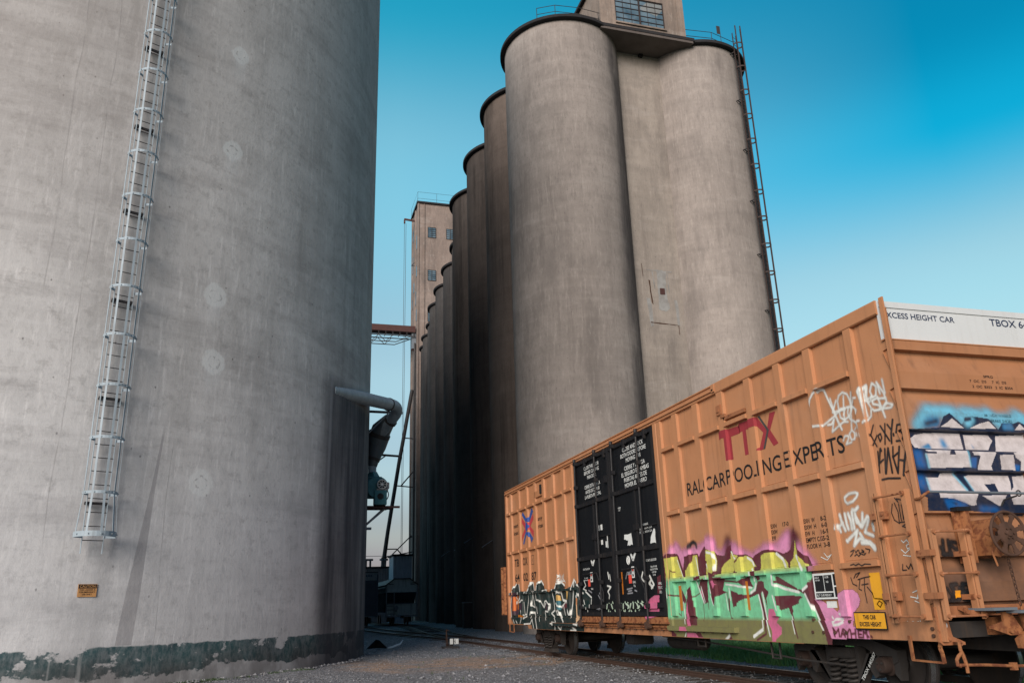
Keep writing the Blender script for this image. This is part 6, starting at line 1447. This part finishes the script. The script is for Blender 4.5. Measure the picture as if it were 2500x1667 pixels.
for z in (1.3,1.78,2.26,2.74): MB().tube([(X0-.1,27.1,z),(X0-.1,27.46,z)],.014,6).build('rung',M['rustorg'],fl)
# end lettering
def end_text(txt,x,z,h,w_,mat,off=.004,y=None):
    return lettering(txt,lambda u,v:(x+u,(EY+endo(z+v) if y is None else y)-off,z+v),h,w_,1,mat,bc,name='end_lettering')
end_text('EXCESS HEIGHT CAR',7.69,5.045,.078,1.18,'navyl',y=EY+.035); end_text('TBOX 640287',9.49,5.045,.10,1.02,'navyl',y=EY+.035)
end_text('SPRG',9.13,4.262,.034,.16,'blk'); end_text('7  OC  D5     7  IC  D5',8.88,4.19,.034,.62,'blk'); end_text('2  OC  B353   2  IC  B354',8.91,4.115,.034,.68,'blk'); end_text('36 INCH WHEELS',9.0,3.722,.04,.45,'blk'); end_text('BRAKE SHOES',9.09,3.645,.04,.36,'blk')
# ---- trucks
def truck(yc,name,number):
    t=part('truck',bc,(TX,yc,.15),name)
    for ya in (yc-.91,yc+.91):
        for xr,sx in ((TX-.755,-1),(TX+.755,1)):
            w_=MB().lathe((xr,ya,.607),(sx,0,0),[(0,.03),(.07,.03),(.12,.045),(.16,.01),(.33,-.02),(.40,.035),(.45,.04),(.457,.02),(.462,-.06),(.485,-.075),(.485,-.10),(.42,-.10),(.36,-.07),(.15,-.08),(0,-.08)],48).build('wheel',M['wheel'],t,True)
            MB().lathe((xr,ya,.607),(sx,0,0),[(.4585,.018),(.4635,-.058)],48).build('tread',M['tread'],t,True)
        MB().tube([(TX-1.0,ya,.607),(TX+1.0,ya,.607)],.085,14).build('axle',M['iron'],t,True)
    for sx in (-1,1):
        x=TX+sx*1.02; P=lambda u,v,d: (x+sx*d,yc+u,v)
        m=MB()
        top=[(-1.16,.66),(-1.16,.80),(-.95,.86),(-.5,.97),(.5,.97),(.95,.86),(1.16,.80),(1.16,.66),(1.06,.62),(1.06,.72),(.76,.72),(.5,.83),(-.5,.83),(-.76,.72),(-1.06,.72),(-1.06,.62)]
        m.prism(top,P,-.075,.075)
        for s2 in (-1,1):
            m.prism([(s2*.74,.74),(s2*.66,.80),(s2*.34,.33),(s2*.22,.22),(s2*.22,.30),(s2*.32,.42),(s2*.56,.74)][::s2],P,-.08,.08)
            m.prism([(s2*.74,.46),(s2*.78,.72),(s2*.60,.62),(s2*.56,.55),(s2*.66,.42)][::s2],P,-.07,.07)
            m.prism([(s2*.30,.83),(s2*.36,.83),(s2*.38,.42),(s2*.30,.40)][::s2],P,-.07,.07)
            m.prism([(s2*1.06,.66),(s2*1.18,.66),(s2*1.14,.42),(s2*1.05,.50)][::s2],P,-.06,.06)
        m.prism([(-.40,.21),(.40,.21),(.36,.31),(-.36,.31)],P,-.10,.10)
        m.build('side_frame',M['iron'],t)
        m=MB(); m.box((x-.13 if sx>0 else x-.12,yc-.27,.66),(x+.12,yc+.27,.80),.02); m.build('bolster_end',M['iron'],t)
        for k_ in range(3):
            cx,cy=x+sx*(.02 if k_==1 else .07)*1,yc-.2+.2*k_
            m=MB(); m.tube([(cx+.062*math.cos(a),cy+.085*math.sin(a),.32+.34*a/(2*math.pi*5)) for a in [2*math.pi*5*i/80 for i in range(81)]],.021,6); m.build('spring',M['iron'],t,True)
        for s2 in (-1,1):
            ya=yc+s2*.91
            m=MB(); m.lathe((x+sx*.0,ya,.607),(sx,0,0),[(0,.17),(.09,.17),(.105,.15),(.11,.05),(.14,.03),(.145,-.08)],24); m.build('bearing_cap',M['brg'],t,True)
            m=MB()
            for k_ in range(3): a=k_*2.09+.5; m.disc((x+sx*.175,ya+.055*math.cos(a),.607+.055*math.sin(a)),(1,0,0),.016,.02,6)
            m.split('bearing_bolt',M['iron'],t)
    MB().box((TX-1.0,yc-.2,.5),(TX+1.0,yc+.2,.78),.03).build('bolster',M['iron'],t)
    m=MB()
    for s2 in (-1,1): m.bar((TX-.8,yc+s2*.42,.5),(TX+.8,yc+s2*.42,.5),.06,.1)
    m.split('brake_beam',M['iron'],t)
    if number:
        x=TX-1.02-.084; a0=Vector((0,yc-.40,.38)); a1=Vector((0,yc-.76,.775)); d_=(a1-a0).normalized(); n_=Vector((0,d_.z,-d_.y)); n_=n_ if n_.z>0 else -n_
        lettering(number,lambda u,v:(x,a0.y+d_.y*u+n_.y*(v-.02),a0.z+d_.z*u+n_.z*(v-.02)),.05,.50,1,'wht',t,name='truck_number')
    return t
truck(10.87,'dark cast truck at the near end with white number','TBOX 640287'); truck(24.45,'dark cast truck under the far end',None)
# ---- sprayed graffiti
YG=PAL_Y=None
cy,cg,co=np.array(lin(196,192,92)),np.array(PAL['grn']),np.array(lin(122,120,76))
def zshade(z):
    a=np.clip((z-1.88)/.10,0,1)[...,None]; b=np.clip((1.24-z)/.07,0,1)[...,None]; c=cg*(1-a)+cy*a; return c*(1-b)+co*b
def side_surf(U,V): 
    H=relief(U,V); H=np.maximum(H,np.outer(np.ones(len(U)),np.where(np.asarray(V)<1.19,.020,0)))
    dr=np.outer((np.asarray(U)>12.84)&(np.asarray(U)<22.61),(np.asarray(V)>.98)&(np.asarray(V)<1.065))*1.0
    H=np.maximum(H,dr*(PD+.052))
    return H
vb=VB+[1.189,1.191]
spray('graffiti_mural',MURAL_NEAR,.012,side_surf,sideP,bc,UB+[15.36,12.84,12.845],vb+[.98,.981,1.064,1.066],clip=(8.4,15.36,.87,3.2),zshade=zshade,label='green and yellow letters outlined maroon, with pink cloud and MAYHEM')
def door_surf(U,V): return np.full((len(U),len(V)),PD-.008+.0)+np.outer(np.ones(len(U)),np.where((np.asarray(V)>1.39)&(np.asarray(V)<1.51),.047,0))+np.outer(np.ones(len(U)),np.where((np.asarray(V)<1.235),.09,0))
spray('graffiti_mural',MURAL_FAR,.014,side_surf,sideP,bc,UB,vb,clip=(20.17,26.9,.87,2.5),label='dark green and white letters GUAREN')
MF=[t for t in MURAL_FAR]
spray('graffiti_mural',MF,.014,door_surf,sideP,bc,[],[1.39,1.391,1.509,1.51,1.234,1.236],clip=(18.9,20.16,1.1,2.5),label='end of the dark green letters running onto the door')
spray('graffiti_tags',DOOR_TAGS,.013,door_surf,sideP,bc,[],[1.39,1.391,1.509,1.51,1.234,1.236],clip=(15.37,20.1,1.12,2.6),label='small white and pink tags on the black doors')
spray('graffiti_tags',TAG_WHITE_HIGH,.008,side_surf,sideP,bc,UB,vb,label='white looping signature high on the near panels',off=.007,noflank=(.012,.05))
spray('graffiti_tags',TAG_BLACK,.008,side_surf,sideP,bc,UB,vb,label='black marker tags on the corner panel',off=.006,noflank=(.012,.05))
spray('graffiti_tags',TAG_WHITE_LOW,.008,side_surf,sideP,bc,UB,vb,label='white tag with halo low on the near panel',off=.006,noflank=(.012,.05))
spray('graffiti_tags',TAGS_SMALL,.006,side_surf,sideP,bc,UB,vb,label='thin black and white scribbles near the ladder',off=.006,noflank=(.012,.05))
zb=[p for z in zE for p in (z-.035,z-.012,z+.002,z-.285,z-.30)]
def end_surf(U,V): return -np.outer(np.ones(len(U)),endo(np.asarray(V)))
spray('graffiti_mural',MURAL_END,.008,end_surf,lambda u,v,h:(u,EY-h,v),bc,[],zb,clip=(X0+.03,X1-.08,2.3,3.95),label='blue and white letters across the corrugated end')
spray('graffiti_tags',TAGS_END,.008,end_surf,lambda u,v,h:(u,EY-h,v),bc,[],zb,clip=(X0+.03,X1-.08,1.3,2.4),label='thick black tags behind the end ladder',off=.006)
# ------------------------------------------------------------------ parked railcars in the distance
hc=thing('hopper_car','grey-green covered hopper car parked between the sheds and the silo row','hopper car',(c_right(88),90,0))
cx=c_right(86); hy=85.6
m=MB(); arch=[(-1.6,3.9),(-.78,4.52),(.78,4.52),(1.6,3.9)]

m.prism([(-1.55,3.25),(1.55,3.25)]+[(x_,z_) for x_,z_ in reversed(arch)],lambda x_,z_,d:(cx+x_,d,z_),hy,hy+14); m.build('body',M['hopper'],hc)
m=MB(); m.prism([(hy+.1,3.25),(hy+2.6,1.35),(hy+14,1.35),(hy+14,3.25)],lambda y,z,d:(d,y,z),cx-1.5,cx+1.5); m.build('slope_sheet',M['navycar'],hc)
MB().prism([(x_,z_) for x_,z_ in arch]+[(x_*1.04,z_+.1) for x_,z_ in reversed(arch)],lambda x_,z_,d:(cx+x_,d,z_),hy-.15,hy+14.1).build('roof',M['dksteel'],hc)
for s_ in (-1,1): MB().box((cx+s_*1.55-.05,hy-.02,1.0),(cx+s_*1.55+.05,hy+.1,3.9)).build('corner_post',M['galv'],hc)
MB().box((cx-.82,hy-.03,1.0),(cx-.74,hy+.05,3.3)).box((cx+.9,hy-.03,1.0),(cx+.97,hy+.05,2.2)).split('upright',M['galv'],hc)
m=MB()
for i in range(6): m.bar((cx-1.5,hy,1.2+.38*i),(cx-.8,hy,1.2+.38*i),.05)
m.split('ladder_rung',M['dksteel'],hc)
MB().bar((cx-1.5,hy-.05,2.15),(cx+1.5,hy-.05,2.15),.06).build('hand_rail',M['galv'],hc)
MB().box((cx-1.6,hy-.1,.88),(cx+1.6,hy+.1,1.06)).build('end_sill',M['galv'],hc); MB().box((cx-1.5,hy+.3,1.1),(cx+1.5,hy+.36,2.1)).build('end_plate',M['hopper'],hc)
MB().disc((cx-.55,hy-.12,1.75),(0,1,0),.22,.05,16).box((cx-.65,hy-.05,1.4),(cx-.45,hy+.2,1.9)).build('brake_wheel',M['galv'],hc)
m=MB()
for z_ in (3.95,4.1): m.box((cx+.85,hy-.012,z_),(cx+1.3,hy-.004,z_+.06))
m.box((cx-1.35,hy-.012,4.0),(cx-.85,hy-.004,4.06)); m.split('stencil_line',M['blk'],hc)
for ya in (hy+1.0,hy+2.8,hy+11,hy+12.8):
    for s_ in (-1,1): MB().disc((cx+s_*.755,ya,.607),(1,0,0),.457,.13,28).build('wheel',M['wheel'],hc,True)
MB().box((cx-.12,hy-.6,.75),(cx+.12,hy+.2,1.0)).box((cx-1.1,hy+.6,.4),(cx-.95,hy+3.2,.9)).box((cx+.95,hy+.6,.4),(cx+1.1,hy+3.2,.9)).split('running_gear',M['iron'],hc)
m=MB(); m.tube([(cx-1.65,hy-.05,3.75),(cx-1.65,hy+13.5,3.75)],.04,6); m.build('side_rail',M['galv'],hc)
nb=thing('boxcar','dark navy boxcar half hidden by the big silo, beside the grey hopper car','boxcar',(8.5,88,0))
bx=8.52; by=82.2
MB().box((bx-1.55,by,1.0),(bx+1.55,by+16,4.7)).build('body',M['navycar'],nb)
MB().box((bx-1.55,by-.02,4.35),(bx+1.55,by+.3,5.05)).build('end_panel',M['galv'],nb)
MB().box((bx-1.6,by+.1,5.05),(bx+1.6,by+16,5.15)).build('roof',M['dksteel'],nb)
m=MB()
for i in range(8): m.box((bx-1.5,by-.06,1.2+.4*i),(bx+1.5,by,1.38+.4*i),.02)
m.split('end_corrugation',M['navycar'],nb)
m=MB()
for i in range(9): x_=bx-.9+.22*i; m.box((x_,by-.035,4.7),(x_+.14,by-.022,4.85))
m.split('end_stencil',M['navyl'],nb)
for s_ in (-1,1): MB().box((bx+s_*1.55-.06,by-.08,.95),(bx+s_*1.55+.06,by+.05,4.9)).build('corner_post',M['navycar'],nb)
MB().box((bx-1.5,by-.25,1.02),(bx+1.2,by-.05,1.06)).build('end_step',M['galv'],nb)
for ya in (by+1.2,by+3.0,by+13,by+14.8):
    for s_ in (-1,1): MB().disc((bx+s_*.755,ya,.607),(1,0,0),.457,.13,28).build('wheel',M['wheel'],nb,True)
MB().box((bx-.12,by-.6,.75),(bx+.12,by+.2,1.0)).box((bx-1.1,by+.8,.4),(bx-.95,by+3.4,.9)).box((bx+.95,by+.8,.4),(bx+1.1,by+3.4,.9)).split('running_gear',M['iron'],nb)
# lamp brackets along the dark silo wall
for i,(x_,y_,z_) in enumerate(((15.9,60.2,6.3),(16.3,67.8,7.2),(17.9,79.4,7.4),(18.1,86.5,7.3))):
    l_=thing('pipe_bracket','thin pale bracket arm sticking out of the dark silo row, '+('nearest','second nearest','third nearest','farthest')[i]+' of four','bracket',(x_,y_,z_),'bracket arms on the dark silos')
    MB().tube([(x_,y_,z_),(x_-.9,y_-.2,z_-.55)],.03,6).build('arm',M['galv'],l_)
ub=thing('utility_box','tall grey utility box against the foot of the dark silo row','utility box',(15.3,66.5,0))
MB().box((15.0,66.2,0),(15.6,66.9,1.9),.03).build('cabinet',M['dksteel'],ub); MB().box((14.99,66.15,1.9),(15.65,66.95,1.98)).build('lid',M['galv'],ub)
